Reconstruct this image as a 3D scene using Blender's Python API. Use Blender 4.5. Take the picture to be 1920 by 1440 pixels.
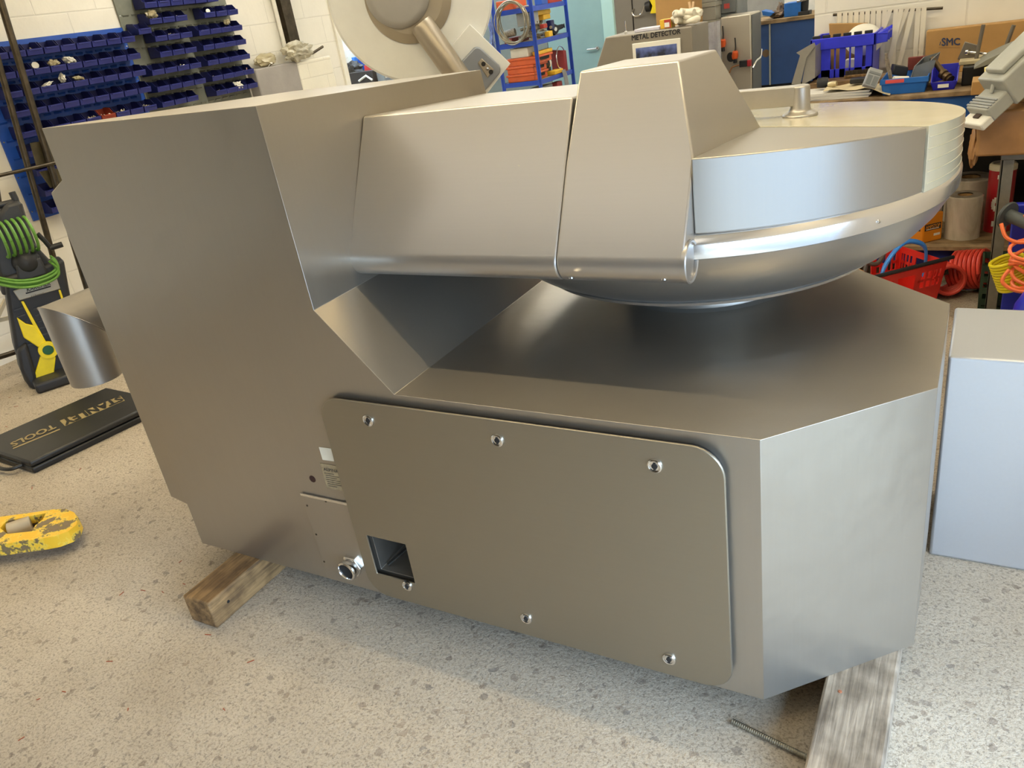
import bpy, bmesh, math, random
from mathutils import Vector, Matrix, noise

for o in list(bpy.data.objects):
    bpy.data.objects.remove(o)
SC = bpy.context.scene
COL = SC.collection

# ------------------------------------------------------------------ camera
CAM_H, CAM_F = 1.6, 1489.3
YAW, PITCH, ROLL = map(math.radians, (-32.586, 25.31, 9.252))
_cy, _sy, _cp, _sp, _cr, _sr = math.cos(YAW), math.sin(YAW), math.cos(PITCH), math.sin(PITCH), math.cos(ROLL), math.sin(ROLL)
FWD = Vector((_sy * _cp, _cy * _cp, -_sp))
_r0 = Vector((_cy, -_sy, 0)); _d0 = FWD.cross(_r0)
RIGHT = _cr * _r0 + _sr * _d0
DOWN = -_sr * _r0 + _cr * _d0
CAMP = Vector((0, 0, CAM_H))
cd = bpy.data.cameras.new('camera')
cam = bpy.data.objects.new('camera', cd); COL.objects.link(cam)
cd.sensor_fit = 'HORIZONTAL'; cd.sensor_width = 36.0; cd.lens = CAM_F / 1920 * 36.0
cd.clip_start = 0.05; cd.clip_end = 200
mw = Matrix.Identity(4)
for i in range(3):
    mw[i][0] = RIGHT[i]; mw[i][1] = -DOWN[i]; mw[i][2] = -FWD[i]; mw[i][3] = CAMP[i]
cam.matrix_world = mw
SC.camera = cam

# ------------------------------------------------------------------ world, exposure
SC.view_settings.view_transform = 'Standard'
SC.view_settings.look = 'None'
SC.view_settings.gamma = 1.0
SC.view_settings.use_curve_mapping = False
SC.view_settings.exposure = 0.08
W = bpy.data.worlds.new('World'); SC.world = W; W.use_nodes = True
bg = W.node_tree.nodes['Background']
bg.inputs['Color'].default_value = (0.54, 0.74, 1.0, 1)
bg.inputs['Strength'].default_value = 12.5

def area_light(name, loc, rot, sx, sy, power, color, portal=False):
    l = bpy.data.lights.new(name, 'AREA'); l.shape = 'RECTANGLE'; l.size = sx; l.size_y = sy
    l.energy = power; l.color = color
    o = bpy.data.objects.new(name, l); COL.objects.link(o)
    o.location = loc; o.rotation_euler = rot
    if portal: l.cycles.is_portal = True
    return o
DOOR_X, DOOR_Y0, DOOR_Y1, DOOR_Z = .72, -2.4, 1.5, 1.35
# the open roller door on the right: sky seen through it lights the floor (portal guides the sampling)
area_light('daylight_portal', (DOOR_X + .02, (DOOR_Y0 + DOOR_Y1) / 2, DOOR_Z / 2), (0, math.radians(90), 0), DOOR_Z, DOOR_Y1 - DOOR_Y0, 1, (1, 1, 1), True)

# ------------------------------------------------------------------ pixel helpers (frame 1920x1440)
def ray(u, v):
    return RIGHT * (u - 960) + DOWN * (v - 720) + FWD * CAM_F
def at_x(u, v, x):
    d = ray(u, v); return CAMP + d * (x / d.x)
def at_y(u, v, y):
    d = ray(u, v); return CAMP + d * (y / d.y)
def at_z(u, v, z):
    d = ray(u, v); return CAMP + d * ((z - CAM_H) / d.z)
def at_pl(u, v, p, n):
    d = ray(u, v); p = Vector(p); n = Vector(n); return CAMP + d * (n.dot(p - CAMP) / n.dot(d))

# ------------------------------------------------------------------ materials
def srgb(r, g, b):
    f = lambda c: (c / 255 / 12.92) if c <= 10.31 else ((c / 255 + .055) / 1.055) ** 2.4
    return (f(r), f(g), f(b), 1)
MATS = {}
def new_mat(name):
    m = bpy.data.materials.new(name); m.use_nodes = True
    nt = m.node_tree; b = nt.nodes['Principled BSDF']
    MATS[name] = m
    return m, nt, b
def N(nt, t, **kw):
    n = nt.nodes.new(t)
    for k, v in kw.items():
        if k in n.inputs: n.inputs[k].default_value = v
        else: setattr(n, k, v)
    return n
def ramp(nt, stops):
    r = nt.nodes.new('ShaderNodeValToRGB'); e = r.color_ramp.elements
    while len(e) < len(stops): e.new(.5)
    for q, (p, c) in zip(e, stops): q.position = p; q.color = c
    return r
def objco(nt, scale=(1, 1, 1), rot=(0, 0, 0)):
    tc = nt.nodes.new('ShaderNodeTexCoord'); mp = nt.nodes.new('ShaderNodeMapping')
    mp.inputs['Scale'].default_value = scale; mp.inputs['Rotation'].default_value = rot
    nt.links.new(tc.outputs['Object'], mp.inputs['Vector']); return mp.outputs[0]
def plain(name, col, rough=.5, metal=0, var=.12, scale=12, bump=0, spec=None, alpha=None, trans=0):
    """a paint / plastic / metal with a little procedural variation"""
    if name in MATS: return MATS[name]
    m, nt, b = new_mat(name)
    n = N(nt, 'ShaderNodeTexNoise', Scale=scale, Detail=4.0, Roughness=.6)
    nt.links.new(objco(nt), n.inputs['Vector'])
    c0 = tuple(max(0, x * (1 - var)) for x in col[:3]) + (1,); c1 = tuple(min(1, x * (1 + var)) for x in col[:3]) + (1,)
    r = ramp(nt, [(.3, c0), (.7, c1)])
    nt.links.new(n.outputs['Fac'], r.inputs['Fac']); nt.links.new(r.outputs['Color'], b.inputs['Base Color'])
    b.inputs['Roughness'].default_value = rough; b.inputs['Metallic'].default_value = metal
    if spec is not None: b.inputs['Specular IOR Level'].default_value = spec
    if trans: b.inputs['Transmission Weight'].default_value = trans
    if alpha is not None: b.inputs['Alpha'].default_value = alpha
    if bump:
        bp = N(nt, 'ShaderNodeBump', Strength=bump, Distance=.01)
        nt.links.new(n.outputs['Fac'], bp.inputs['Height']); nt.links.new(bp.outputs[0], b.inputs['Normal'])
    return m
def steel(name, col, rough=.34, stretch=(4, 160, 160), bump=.02, rv=.06, dent=0, wide=.36, wr=.7):
    """ground stainless: fine grain along one axis, uneven gloss"""
    m, nt, b = new_mat(name)
    n = N(nt, 'ShaderNodeTexNoise', Scale=1.0, Detail=3.0); nt.links.new(objco(nt, stretch), n.inputs['Vector'])
    n2 = N(nt, 'ShaderNodeTexNoise', Scale=2.2, Detail=3.0); nt.links.new(objco(nt), n2.inputs['Vector'])
    mr = N(nt, 'ShaderNodeMapRange'); mr.inputs[3].default_value = rough - rv; mr.inputs[4].default_value = rough + rv
    mx = N(nt, 'ShaderNodeMath', operation='ADD'); mx.use_clamp = True
    ms = N(nt, 'ShaderNodeMath', operation='MULTIPLY'); ms.inputs[1].default_value = .35
    nt.links.new(n.outputs['Fac'], ms.inputs[0]); nt.links.new(ms.outputs[0], mx.inputs[0])
    ms2 = N(nt, 'ShaderNodeMath', operation='MULTIPLY'); ms2.inputs[1].default_value = .65
    nt.links.new(n2.outputs['Fac'], ms2.inputs[0]); nt.links.new(ms2.outputs[0], mx.inputs[1])
    nt.links.new(mx.outputs[0], mr.inputs[0]); nt.links.new(mr.outputs[0], b.inputs['Roughness'])
    r = ramp(nt, [(.25, tuple(x * .97 for x in col[:3]) + (1,)), (.75, tuple(min(1, x * 1.025) for x in col[:3]) + (1,))])
    nt.links.new(mx.outputs[0], r.inputs['Fac']); nt.links.new(r.outputs['Color'], b.inputs['Base Color'])
    b.inputs['Metallic'].default_value = 1.0
    bp = N(nt, 'ShaderNodeBump', Strength=bump, Distance=.002)
    nt.links.new(n.outputs['Fac'], bp.inputs['Height'])
    last = bp
    if dent:
        n3 = N(nt, 'ShaderNodeTexNoise', Scale=9.0, Detail=2.0); nt.links.new(objco(nt), n3.inputs['Vector'])
        b2 = N(nt, 'ShaderNodeBump', Strength=dent, Distance=.01)
        nt.links.new(n3.outputs['Fac'], b2.inputs['Height']); nt.links.new(bp.outputs[0], b2.inputs['Normal']); last = b2
    nt.links.new(last.outputs[0], b.inputs['Normal'])
    if wide:   # the ground grain scatters part of the light very widely
        p2 = nt.nodes.new('ShaderNodeBsdfPrincipled'); p2.inputs['Metallic'].default_value = 1.0; p2.inputs['Roughness'].default_value = wr
        nt.links.new(r.outputs['Color'], p2.inputs['Base Color']); nt.links.new(last.outputs[0], p2.inputs['Normal'])
        ms_ = nt.nodes.new('ShaderNodeMixShader'); ms_.inputs[0].default_value = wide
        nt.links.new(b.outputs[0], ms_.inputs[1]); nt.links.new(p2.outputs[0], ms_.inputs[2]); nt.links.new(ms_.outputs[0], nt.nodes['Material Output'].inputs['Surface'])
    return m
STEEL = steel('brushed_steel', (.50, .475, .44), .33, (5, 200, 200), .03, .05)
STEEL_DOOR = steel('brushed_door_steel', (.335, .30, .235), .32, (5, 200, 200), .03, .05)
STEEL_V = steel('brushed_steel_lid', (.44, .42, .385), .34, (160, 160, 4), .03, .05)
STEEL_D = steel('worn_steel', (.42, .385, .33), .31, (140, 140, 6), .05, .07, dent=.22)
RIM = steel('polished_rim_steel', (.74, .72, .70), .17, (10, 10, 240), .04, .05, wide=.2)
BOWL = steel('bowl_steel', (.46, .445, .41), .30, (6, 6, 220), .05, .05)
PIPE = steel('dull_pipe_steel', (.40, .375, .34), .30, (30, 30, 8), .02, .07)
CHROME = plain('chrome', (.75, .74, .72), .16, 1, .03)
DARKSTEEL = plain('dark_steel', srgb(86, 78, 66), .45, 1, .25, 20, .1)
BLACK = plain('black_rubber', (.012, .012, .013), .5, 0, .2)
HOLE = plain('dark_cavity', (.006, .006, .006), .8)

def wood(name, c0, c1, scale=(3, 40, 40), rough=.75, bump=.35):
    m, nt, b = new_mat(name)
    co = objco(nt, scale)
    n = N(nt, 'ShaderNodeTexNoise', Scale=1.0, Detail=6.0, Roughness=.65, Distortion=.6); nt.links.new(co, n.inputs['Vector'])
    n2 = N(nt, 'ShaderNodeTexNoise', Scale=14.0, Detail=4.0); nt.links.new(objco(nt), n2.inputs['Vector'])
    r = ramp(nt, [(.28, c0), (.72, c1)]); nt.links.new(n.outputs['Fac'], r.inputs['Fac'])
    r2 = ramp(nt, [(.35, (.45, .42, .38, 1)), (.6, (1, 1, 1, 1))]); nt.links.new(n2.outputs['Fac'], r2.inputs['Fac'])
    mx = N(nt, 'ShaderNodeMixRGB', blend_type='MULTIPLY'); mx.inputs[0].default_value = .8
    nt.links.new(r.outputs['Color'], mx.inputs[1]); nt.links.new(r2.outputs['Color'], mx.inputs[2])
    nt.links.new(mx.outputs[0], b.inputs['Base Color']); b.inputs['Roughness'].default_value = rough
    bp = N(nt, 'ShaderNodeBump', Strength=bump, Distance=.004); nt.links.new(n.outputs['Fac'], bp.inputs['Height']); nt.links.new(bp.outputs[0], b.inputs['Normal'])
    return m
WOOD_BROWN = wood('old_brown_timber', srgb(70, 50, 28), srgb(176, 140, 92), (40, 3, 40))
WOOD_GREY = wood('weathered_grey_timber', srgb(104, 92, 78), srgb(178, 163, 142), (110, 5, 110))
PLY = wood('worktop_board', srgb(120, 96, 66), srgb(176, 150, 112), (3, 40, 40))

def floor_mat():
    m, nt, b = new_mat('exposed_aggregate_concrete')
    L = nt.links.new
    co = objco(nt)
    def math_(op, a, c=None):
        n = N(nt, 'ShaderNodeMath', operation=op)
        for i, q in enumerate((a, c)):
            if q is None: continue
            if isinstance(q, (int, float)): n.inputs[i].default_value = q
            else: L(q, n.inputs[i])
        return n.outputs[0]
    big = N(nt, 'ShaderNodeTexNoise', Scale=1.3, Detail=6.0, Roughness=.65); L(co, big.inputs['Vector'])
    rb = ramp(nt, [(.3, srgb(186, 172, 151)), (.7, srgb(214, 201, 180))]); L(big.outputs['Fac'], rb.inputs['Fac'])
    fine = N(nt, 'ShaderNodeTexNoise', Scale=120.0, Detail=6.0, Roughness=.78); L(co, fine.inputs['Vector'])
    rf = ramp(nt, [(.34, (.40, .37, .34, 1)), (.50, (.96, .955, .95, 1)), (.72, (1.1, 1.1, 1.08, 1))]); L(fine.outputs['Fac'], rf.inputs['Fac'])
    m1 = N(nt, 'ShaderNodeMixRGB', blend_type='MULTIPLY'); m1.inputs[0].default_value = .9
    L(rb.outputs['Color'], m1.inputs[1]); L(rf.outputs['Color'], m1.inputs[2])
    wob = N(nt, 'ShaderNodeTexNoise', Scale=45.0, Detail=3.0); L(co, wob.inputs['Vector'])
    ad = N(nt, 'ShaderNodeMixRGB', blend_type='ADD'); ad.inputs[0].default_value = .035
    L(co, ad.inputs[1]); L(wob.outputs['Color'], ad.inputs[2])
    last = m1.outputs[0]; heights = []
    for sc, pick, thr, op in ((44.0, .88, .42, .5), (80.0, .74, .42, .42), (150.0, .66, .45, .42)):
        vo = N(nt, 'ShaderNodeTexVoronoi', Scale=sc); L(ad.outputs[0], vo.inputs['Vector'])
        sep = N(nt, 'ShaderNodeSeparateColor'); L(vo.outputs['Color'], sep.inputs[0])
        lim = math_('MULTIPLY', math_('ADD', sep.outputs[2], .35), thr / 1.1)
        msk = math_('MULTIPLY', math_('MULTIPLY', math_('LESS_THAN', vo.outputs['Distance'], lim), math_('GREATER_THAN', sep.outputs[0], pick)), op)
        st = ramp(nt, [(0, srgb(104, 92, 82)), (.35, srgb(140, 120, 100)), (.6, srgb(90, 85, 84)), (1, srgb(158, 138, 116))]); L(sep.outputs[1], st.inputs['Fac'])
        mx = N(nt, 'ShaderNodeMixRGB'); L(msk, mx.inputs[0]); L(last, mx.inputs[1]); L(st.outputs['Color'], mx.inputs[2]); last = mx.outputs[0]; heights.append(msk)
    dt = N(nt, 'ShaderNodeTexNoise', Scale=.55, Detail=8.0, Roughness=.7); L(co, dt.inputs['Vector'])
    rd = ramp(nt, [(.50, (1, 1, 1, 1)), (.72, (.62, .57, .5, 1))]); L(dt.outputs['Fac'], rd.inputs['Fac'])
    m3 = N(nt, 'ShaderNodeMixRGB', blend_type='MULTIPLY'); m3.inputs[0].default_value = .5
    L(last, m3.inputs[1]); L(rd.outputs['Color'], m3.inputs[2])
    L(m3.outputs[0], b.inputs['Base Color']); b.inputs['Roughness'].default_value = .85
    mid = N(nt, 'ShaderNodeTexNoise', Scale=48.0, Detail=5.0, Roughness=.7); L(co, mid.inputs['Vector'])
    h = math_('ADD', math_('MULTIPLY', fine.outputs['Fac'], .5), mid.outputs['Fac'])
    bp = N(nt, 'ShaderNodeBump', Strength=.9, Distance=.010); L(h, bp.inputs['Height']); L(bp.outputs[0], b.inputs['Normal'])
    return m
def block_mat(name, col, axis='X', mortar=.9, grey=None, bw=.45, bh=.225):
    """painted blockwork; axis = wall normal"""
    m, nt, b = new_mat(name)
    tc = nt.nodes.new('ShaderNodeTexCoord'); sp = nt.nodes.new('ShaderNodeSeparateXYZ'); cb = nt.nodes.new('ShaderNodeCombineXYZ')
    nt.links.new(tc.outputs['Object'], sp.inputs[0])
    nt.links.new(sp.outputs['Y' if axis == 'X' else 'X'], cb.inputs[0]); nt.links.new(sp.outputs['Z'], cb.inputs[1])
    mp = nt.nodes.new('ShaderNodeMapping'); mp.inputs['Location'].default_value = (.13, .05, 0); nt.links.new(cb.outputs[0], mp.inputs[0])
    br = N(nt, 'ShaderNodeTexBrick'); br.inputs['Scale'].default_value = 1.0
    br.inputs['Brick Width'].default_value = bw; br.inputs['Row Height'].default_value = bh
    br.inputs['Mortar Size'].default_value = .006; br.inputs['Mortar Smooth'].default_value = .6
    nt.links.new(mp.outputs[0], br.inputs['Vector'])
    n = N(nt, 'ShaderNodeTexNoise', Scale=3.0, Detail=6.0, Roughness=.65); nt.links.new(tc.outputs['Object'], n.inputs['Vector'])
    c1 = tuple(x * .94 for x in col[:3]) + (1,)
    r = ramp(nt, [(.3, c1), (.65, col)]); nt.links.new(n.outputs['Fac'], r.inputs['Fac'])
    mx = N(nt, 'ShaderNodeMixRGB'); nt.links.new(br.outputs['Fac'], mx.inputs[0]); nt.links.new(r.outputs['Color'], mx.inputs[1])
    mx.inputs[2].default_value = tuple(x * mortar * .98 for x in col[:3]) + (1,)
    nt.links.new(mx.outputs[0], b.inputs['Base Color']); b.inputs['Roughness'].default_value = .55
    n2 = N(nt, 'ShaderNodeTexNoise', Scale=40.0, Detail=4.0); nt.links.new(tc.outputs['Object'], n2.inputs['Vector'])
    ng = N(nt, 'ShaderNodeMath', operation='MULTIPLY'); ng.inputs[1].default_value = -1.0; nt.links.new(br.outputs['Fac'], ng.inputs[0])
    sm = N(nt, 'ShaderNodeMath', operation='MULTIPLY'); sm.inputs[1].default_value = .35; nt.links.new(n2.outputs['Fac'], sm.inputs[0])
    ad = N(nt, 'ShaderNodeMath', operation='ADD'); nt.links.new(ng.outputs[0], ad.inputs[0]); nt.links.new(sm.outputs[0], ad.inputs[1])
    bp = N(nt, 'ShaderNodeBump', Strength=.35, Distance=.006); nt.links.new(ad.outputs[0], bp.inputs['Height']); nt.links.new(bp.outputs[0], b.inputs['Normal'])
    return m
FLOOR = floor_mat()
BLOCK_X = block_mat('white_blockwork', srgb(238, 233, 220), 'X')
BLOCK_Y = block_mat('white_blockwork_bench', srgb(236, 231, 218), 'Y')

# ------------------------------------------------------------------ mesh building
class MB:
    def __init__(s): s.v = []; s.f = []
    def add(s, vs, fs):
        k = len(s.v); s.v += [Vector(p) for p in vs]; s.f += [tuple(i + k for i in f) for f in fs]; return s
    def box(s, lo, hi):
        x0, y0, z0 = lo; x1, y1, z1 = hi
        return s.add([(x0, y0, z0), (x1, y0, z0), (x1, y1, z0), (x0, y1, z0), (x0, y0, z1), (x1, y0, z1), (x1, y1, z1), (x0, y1, z1)],
                     [(0, 3, 2, 1), (4, 5, 6, 7), (0, 1, 5, 4), (1, 2, 6, 5), (2, 3, 7, 6), (3, 0, 4, 7)])
    def obox(s, c, ax, ay, az):
        """oriented box: centre and three half-axis vectors"""
        c, ax, ay, az = map(Vector, (c, ax, ay, az))
        P = [c + i * ax + j * ay + k * az for k in (-1, 1) for j in (-1, 1) for i in (-1, 1)]
        return s.add(P, [(0, 2, 3, 1), (4, 5, 7, 6), (0, 1, 5, 4), (1, 3, 7, 5), (3, 2, 6, 7), (2, 0, 4, 6)])
    def beam(s, a, b, w, h, up=(0, 0, 1)):
        a, b, up = Vector(a), Vector(b), Vector(up); d = (b - a)
        sd = d.cross(up)
        if sd.length < 1e-6: sd = d.cross(Vector((1, 0, 0)))
        sd.normalize(); u2 = sd.cross(d).normalized()
        return s.obox((a + b) / 2, d / 2, sd * w / 2, u2 * h / 2)
    def prism(s, poly, ext):
        """closed polygon (3-D points) extruded by a vector"""
        P = [Vector(p) for p in poly]; e = Vector(ext); n = len(P)
        return s.add(P + [p + e for p in P], [tuple(range(n))[::-1], tuple(range(n, 2 * n))] + [(i, (i + 1) % n, n + (i + 1) % n, n + i) for i in range(n)])
    def loft(s, rings, cap=True, closed=True):
        n = len(rings[0]); vs = [p for r in rings for p in r]; fs = []
        for k in range(len(rings) - 1):
            for i in range(n if closed else n - 1):
                j = (i + 1) % n; fs.append((k * n + i, k * n + j, (k + 1) * n + j, (k + 1) * n + i))
        if cap: fs += [tuple(range(n))[::-1], tuple(range((len(rings) - 1) * n, len(rings) * n))]
        return s.add(vs, fs)
    def tube(s, pts, r, n=10, cap=True):
        pts = [Vector(p) for p in pts]; rings = []; prev = None
        for i, p in enumerate(pts):
            t = (pts[min(i + 1, len(pts) - 1)] - pts[max(i - 1, 0)]).normalized()
            if prev is None:
                a = t.cross(Vector((0, 0, 1)))
                if a.length < .1: a = t.cross(Vector((1, 0, 0)))
            else: a = prev - t * prev.dot(t)
            a.normalize(); prev = a; b = t.cross(a)
            rr = r[i] if isinstance(r, (list, tuple)) else r
            rings.append([p + rr * (math.cos(2 * math.pi * k / n) * a + math.sin(2 * math.pi * k / n) * b) for k in range(n)])
        return s.loft(rings, cap)
    def lathe(s, prof, c=(0, 0, 0), axis=(0, 0, 1), n=48, a0=0, a1=2 * math.pi, cap=True):
        """prof = [(radius, height)...] turned round axis through c"""
        c = Vector(c); ax = Vector(axis).normalized()
        e1 = ax.cross(Vector((0, 0, 1)))
        if e1.length < 1e-4: e1 = Vector((1, 0, 0))
        e1.normalize(); e2 = ax.cross(e1)
        full = abs(a1 - a0 - 2 * math.pi) < 1e-6
        m = n if full else n + 1
        rings = []
        for (r, h) in prof:
            r = max(r, 1e-5)
            rings.append([c + ax * h + r * (math.cos(a0 + (a1 - a0) * k / n) * e1 + math.sin(a0 + (a1 - a0) * k / n) * e2) for k in range(m)])
        return s.loft(rings, cap and full, full)
    def cyl(s, a, b, r, n=24, r2=None):
        a, b = Vector(a), Vector(b)
        return s.tube([a, b], [r, r if r2 is None else r2], n)
    def blob(s, c, rad, seed=0, amp=.25, freq=3, sub=3, rot=None):
        bm = bmesh.new(); bmesh.ops.create_icosphere(bm, subdivisions=sub, radius=1)
        off = Vector((seed * 7.3, seed * 3.1, seed * 1.7)); P = []
        for v in bm.verts:
            k = 1 + amp * noise.noise(v.co * freq + off) + amp * .5 * noise.noise(v.co * freq * 2.3 + off)
            q = Vector((v.co.x * rad[0], v.co.y * rad[1], v.co.z * rad[2])) * k
            if rot: q = rot @ q
            P.append(Vector(c) + q)
        bm.verts.index_update()
        fs = [tuple(v.index for v in f.verts) for f in bm.faces]; bm.free()
        return s.add(P, fs)
    def sheet(s, poly_top, thick):
        return s.prism(poly_top, thick)
    def build(s, name, mat, parent=None, bevel=0, seg=2, smooth=True, loc=None, angle=40):
        me = bpy.data.meshes.new(name)
        off = Vector((0, 0, 0))
        if parent is not None:
            q = parent
            while q is not None: off = off + q.location; q = q.parent
        o = bpy.data.objects.new(name, me); COL.objects.link(o)
        if parent is not None: o.parent = parent
        elif loc is not None: o.location = loc; off = Vector(loc)
        me.from_pydata([p - off for p in s.v], [], s.f)
        bm = bmesh.new(); bm.from_mesh(me); bmesh.ops.recalc_face_normals(bm, faces=bm.faces); bm.to_mesh(me); bm.free()
        me.materials.append(mat)
        if smooth:
            for p in me.polygons: p.use_smooth = True
            try: me.set_sharp_from_angle(angle=math.radians(angle))
            except Exception: pass
        if bevel:
            md = o.modifiers.new('bevel', 'BEVEL'); md.width = bevel; md.segments = seg; md.limit_method = 'ANGLE'; md.angle_limit = math.radians(30)
            md.harden_normals = False
        return o
def base_of(mb):
    lo = Vector((min(p.x for p in mb.v), min(p.y for p in mb.v), min(p.z for p in mb.v))); hi = Vector((max(p.x for p in mb.v), max(p.y for p in mb.v), 0))
    return Vector(((lo.x + hi.x) / 2, (lo.y + hi.y) / 2, lo.z))
def tag(o, label, cat, group=None, kind=None):
    o['label'] = label; o['category'] = cat
    if group: o['group'] = group
    if kind: o['kind'] = kind
    return o
def thing(name, loc, label, cat, group=None):
    o = bpy.data.objects.new(name, None); COL.objects.link(o); o.location = loc; o.empty_display_size = .05
    return tag(o, label, cat, group)
def one(name, mb, mat, label, cat, group=None, bevel=0, seg=2, kind=None, **kw):
    o = mb.build(name, mat, None, bevel, seg, loc=base_of(mb), **kw); return tag(o, label, cat, group, kind)
def struct(name, mb, mat, **kw):
    o = mb.build(name, mat, None, **kw); o['kind'] = 'structure'; return o
def lerp(a, b, t): return Vector(a) * (1 - t) + Vector(b) * t
def text_quad(name, s, quad, mat, parent, lift=.0008, bold=.0):
    """lettering fitted to a quad (top-left, top-right, bottom-right, bottom-left)"""
    cu = bpy.data.curves.new('t', 'FONT'); cu.body = s; cu.size = 1; cu.resolution_u = 3
    t = bpy.data.objects.new('t', cu); COL.objects.link(t)
    dg = bpy.context.evaluated_depsgraph_get(); dg.update()
    me = t.evaluated_get(dg).to_mesh()
    xs = [v.co.x for v in me.vertices]; ys = [v.co.y for v in me.vertices]
    x0, x1, y0, y1 = min(xs), max(xs), min(ys), max(ys)
    TL, TR, BR, BL = map(Vector, quad); nrm = (TR - TL).cross(BL - TL).normalized() * -1
    if nrm.dot(CAMP - TL) < 0: nrm = -nrm
    mb = MB(); k = 0
    for sx, sy in (((0, 0),) if not bold else ((-1, 0), (1, 0), (0, -1), (0, 1), (0, 0))):
        vs = []; k += 1
        for v in me.vertices:
            a = (v.co.x + sx * bold - x0) / (x1 - x0); b = (v.co.y + sy * bold - y0) / (y1 - y0)
            vs.append(lerp(lerp(BL, BR, a), lerp(TL, TR, a), b) + nrm * (lift + .00004 * k))
        mb.add(vs, [tuple(p.vertices) for p in me.polygons])
    t.to_mesh_clear() if hasattr(t, 'to_mesh_clear') else None
    bpy.data.objects.remove(t); bpy.data.curves.remove(cu)
    return mb.build(name, mat, parent, smooth=False)
def quad_plate(quad, thick):
    TL, TR, BR, BL = map(Vector, quad); n = (TR - TL).cross(BL - TL).normalized()
    if n.dot(CAMP - TL) < 0: n = -n
    return MB().prism([TL, TR, BR, BL], n * thick)
def wiggle(pts, amp, seed, z=True):
    rnd = random.Random(seed)
    return [Vector(p) + Vector((rnd.uniform(-amp, amp), rnd.uniform(-amp, amp), rnd.uniform(-amp, amp) if z else 0)) for p in pts]
def spline(pts, n=8):
    P = [Vector(p) for p in pts]; out = []
    for i in range(len(P) - 1):
        p0 = P[max(i - 1, 0)]; p1 = P[i]; p2 = P[i + 1]; p3 = P[min(i + 2, len(P) - 1)]
        for k in range(n):
            t = k / n
            out.append(.5 * ((2 * p1) + (-p0 + p2) * t + (2 * p0 - 5 * p1 + 4 * p2 - p3) * t * t + (-p0 + 3 * p1 - 3 * p2 + p3) * t ** 3))
    return out + [P[-1]]

# ------------------------------------------------------------------ the setting
CEIL = 3.3; LX = -5.343; SMC_Y = 5.0; CORN_X = -.865; FAR_Y = 9.2
struct('floor', MB().box((LX - 1.6, -3.4, -.1), (1.75, FAR_Y + .2, 0)), FLOOR)
struct('ground', MB().box((1.76, -14, -.14), (16, 12, -.02)), plain('yard_asphalt', srgb(86, 86, 88), .9, 0, .2, 20))
struct('ceiling', MB().box((LX - .2, -3.2, CEIL), (1.75, FAR_Y + .2, CEIL + .1)), plain('ceiling_sheet', srgb(232, 228, 216), .7))
struct('wall_left', MB().box((LX - .2, -3.2, 0), (LX, 6.3, CEIL)), BLOCK_X)
struct('wall_left_far', MB().box((LX - 1.6, 6.3, 0), (LX - 1.4, FAR_Y + .2, CEIL)), BLOCK_X)
struct('wall_left_return', MB().box((LX - 1.4, 6.18, 0), (LX - .2, 6.3, CEIL)), BLOCK_Y)
struct('wall_bench', MB().box((CORN_X, SMC_Y, 0), (1.75, SMC_Y + .2, CEIL)), BLOCK_Y)
struct('wall_bench_return', MB().box((CORN_X, SMC_Y + .2, 0), (CORN_X + .2, FAR_Y, CEIL)), BLOCK_X)
struct('wall_far', MB().box((LX - 1.4, FAR_Y, 0), (CORN_X + .2, FAR_Y + .2, CEIL)), plain('far_wall_paint', srgb(214, 210, 200), .7))
struct('wall_front', MB().box((LX - .2, -3.4, 0), (1.3, -3.2, CEIL)), plain('front_wall_paint', srgb(96, 86, 70), .8))
RX1 = 1.55
wr = MB().box((DOOR_X, -3.2, 0), (DOOR_X + .15, DOOR_Y0, CEIL)).box((DOOR_X, DOOR_Y0, DOOR_Z), (DOOR_X + .15, DOOR_Y1, CEIL)).box((DOOR_X, DOOR_Y1, 0), (RX1 + .15, DOOR_Y1 + .15, CEIL)).box((RX1, DOOR_Y1 + .15, 0), (RX1 + .15, SMC_Y + .2, CEIL))
struct('wall_right', wr, BLOCK_X)

# ceiling battens that run along the room (out of frame, the lamps that light it)
TUBE_M, _nt, _b = new_mat('lit_tube'); _b.inputs['Emission Color'].default_value = (1, .86, .62, 1); _b.inputs['Emission Strength'].default_value = 6
def batten(x0, x1, y, z, power, label, color=(1.0, .965, .86)):
    cx = (x0 + x1) / 2
    t = thing('ceiling_light', (cx, y, z), label, 'ceiling light', 'ceiling battens')
    MB().box((x0, y - .06, z + .03), (x1, y + .06, z + .09)).build('housing', plain('batten_white', (.8, .8, .78), .5), t, .004)
    MB().cyl((x0 + .03, y, z + .01), (x1 - .03, y, z + .01), .014, 12).build('tube', TUBE_M, t)
    MB().box((cx - .02, y - .02, z + .09), (cx + .02, y + .02, CEIL)).build('hanger', DARKSTEEL, t)
    area_light('tube_light', (cx, y, z - .01), (0, 0, 0), x1 - x0 - .06, .05, power, color)
    area_light('tube_uplight', (cx, y, z + .10), (math.pi, 0, 0), x1 - x0 - .06, .1, power * .55, color)
batten(-4.6, .8, 1.60, 2.95, 57, 'long lit tube batten hanging over the big steel machine', (1.0, .83, .53))
batten(-4.9, -1.4, 4.4, 2.95, 42, 'lit tube batten in front of the blue bin racks')
batten(-.8, 1.4, 3.9, 2.95, 11, 'lit tube batten over the blue workbench')
batten(-4.6, -1.4, 7.4, 2.95, 52, 'lit tube batten over the far shelving')
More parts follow.
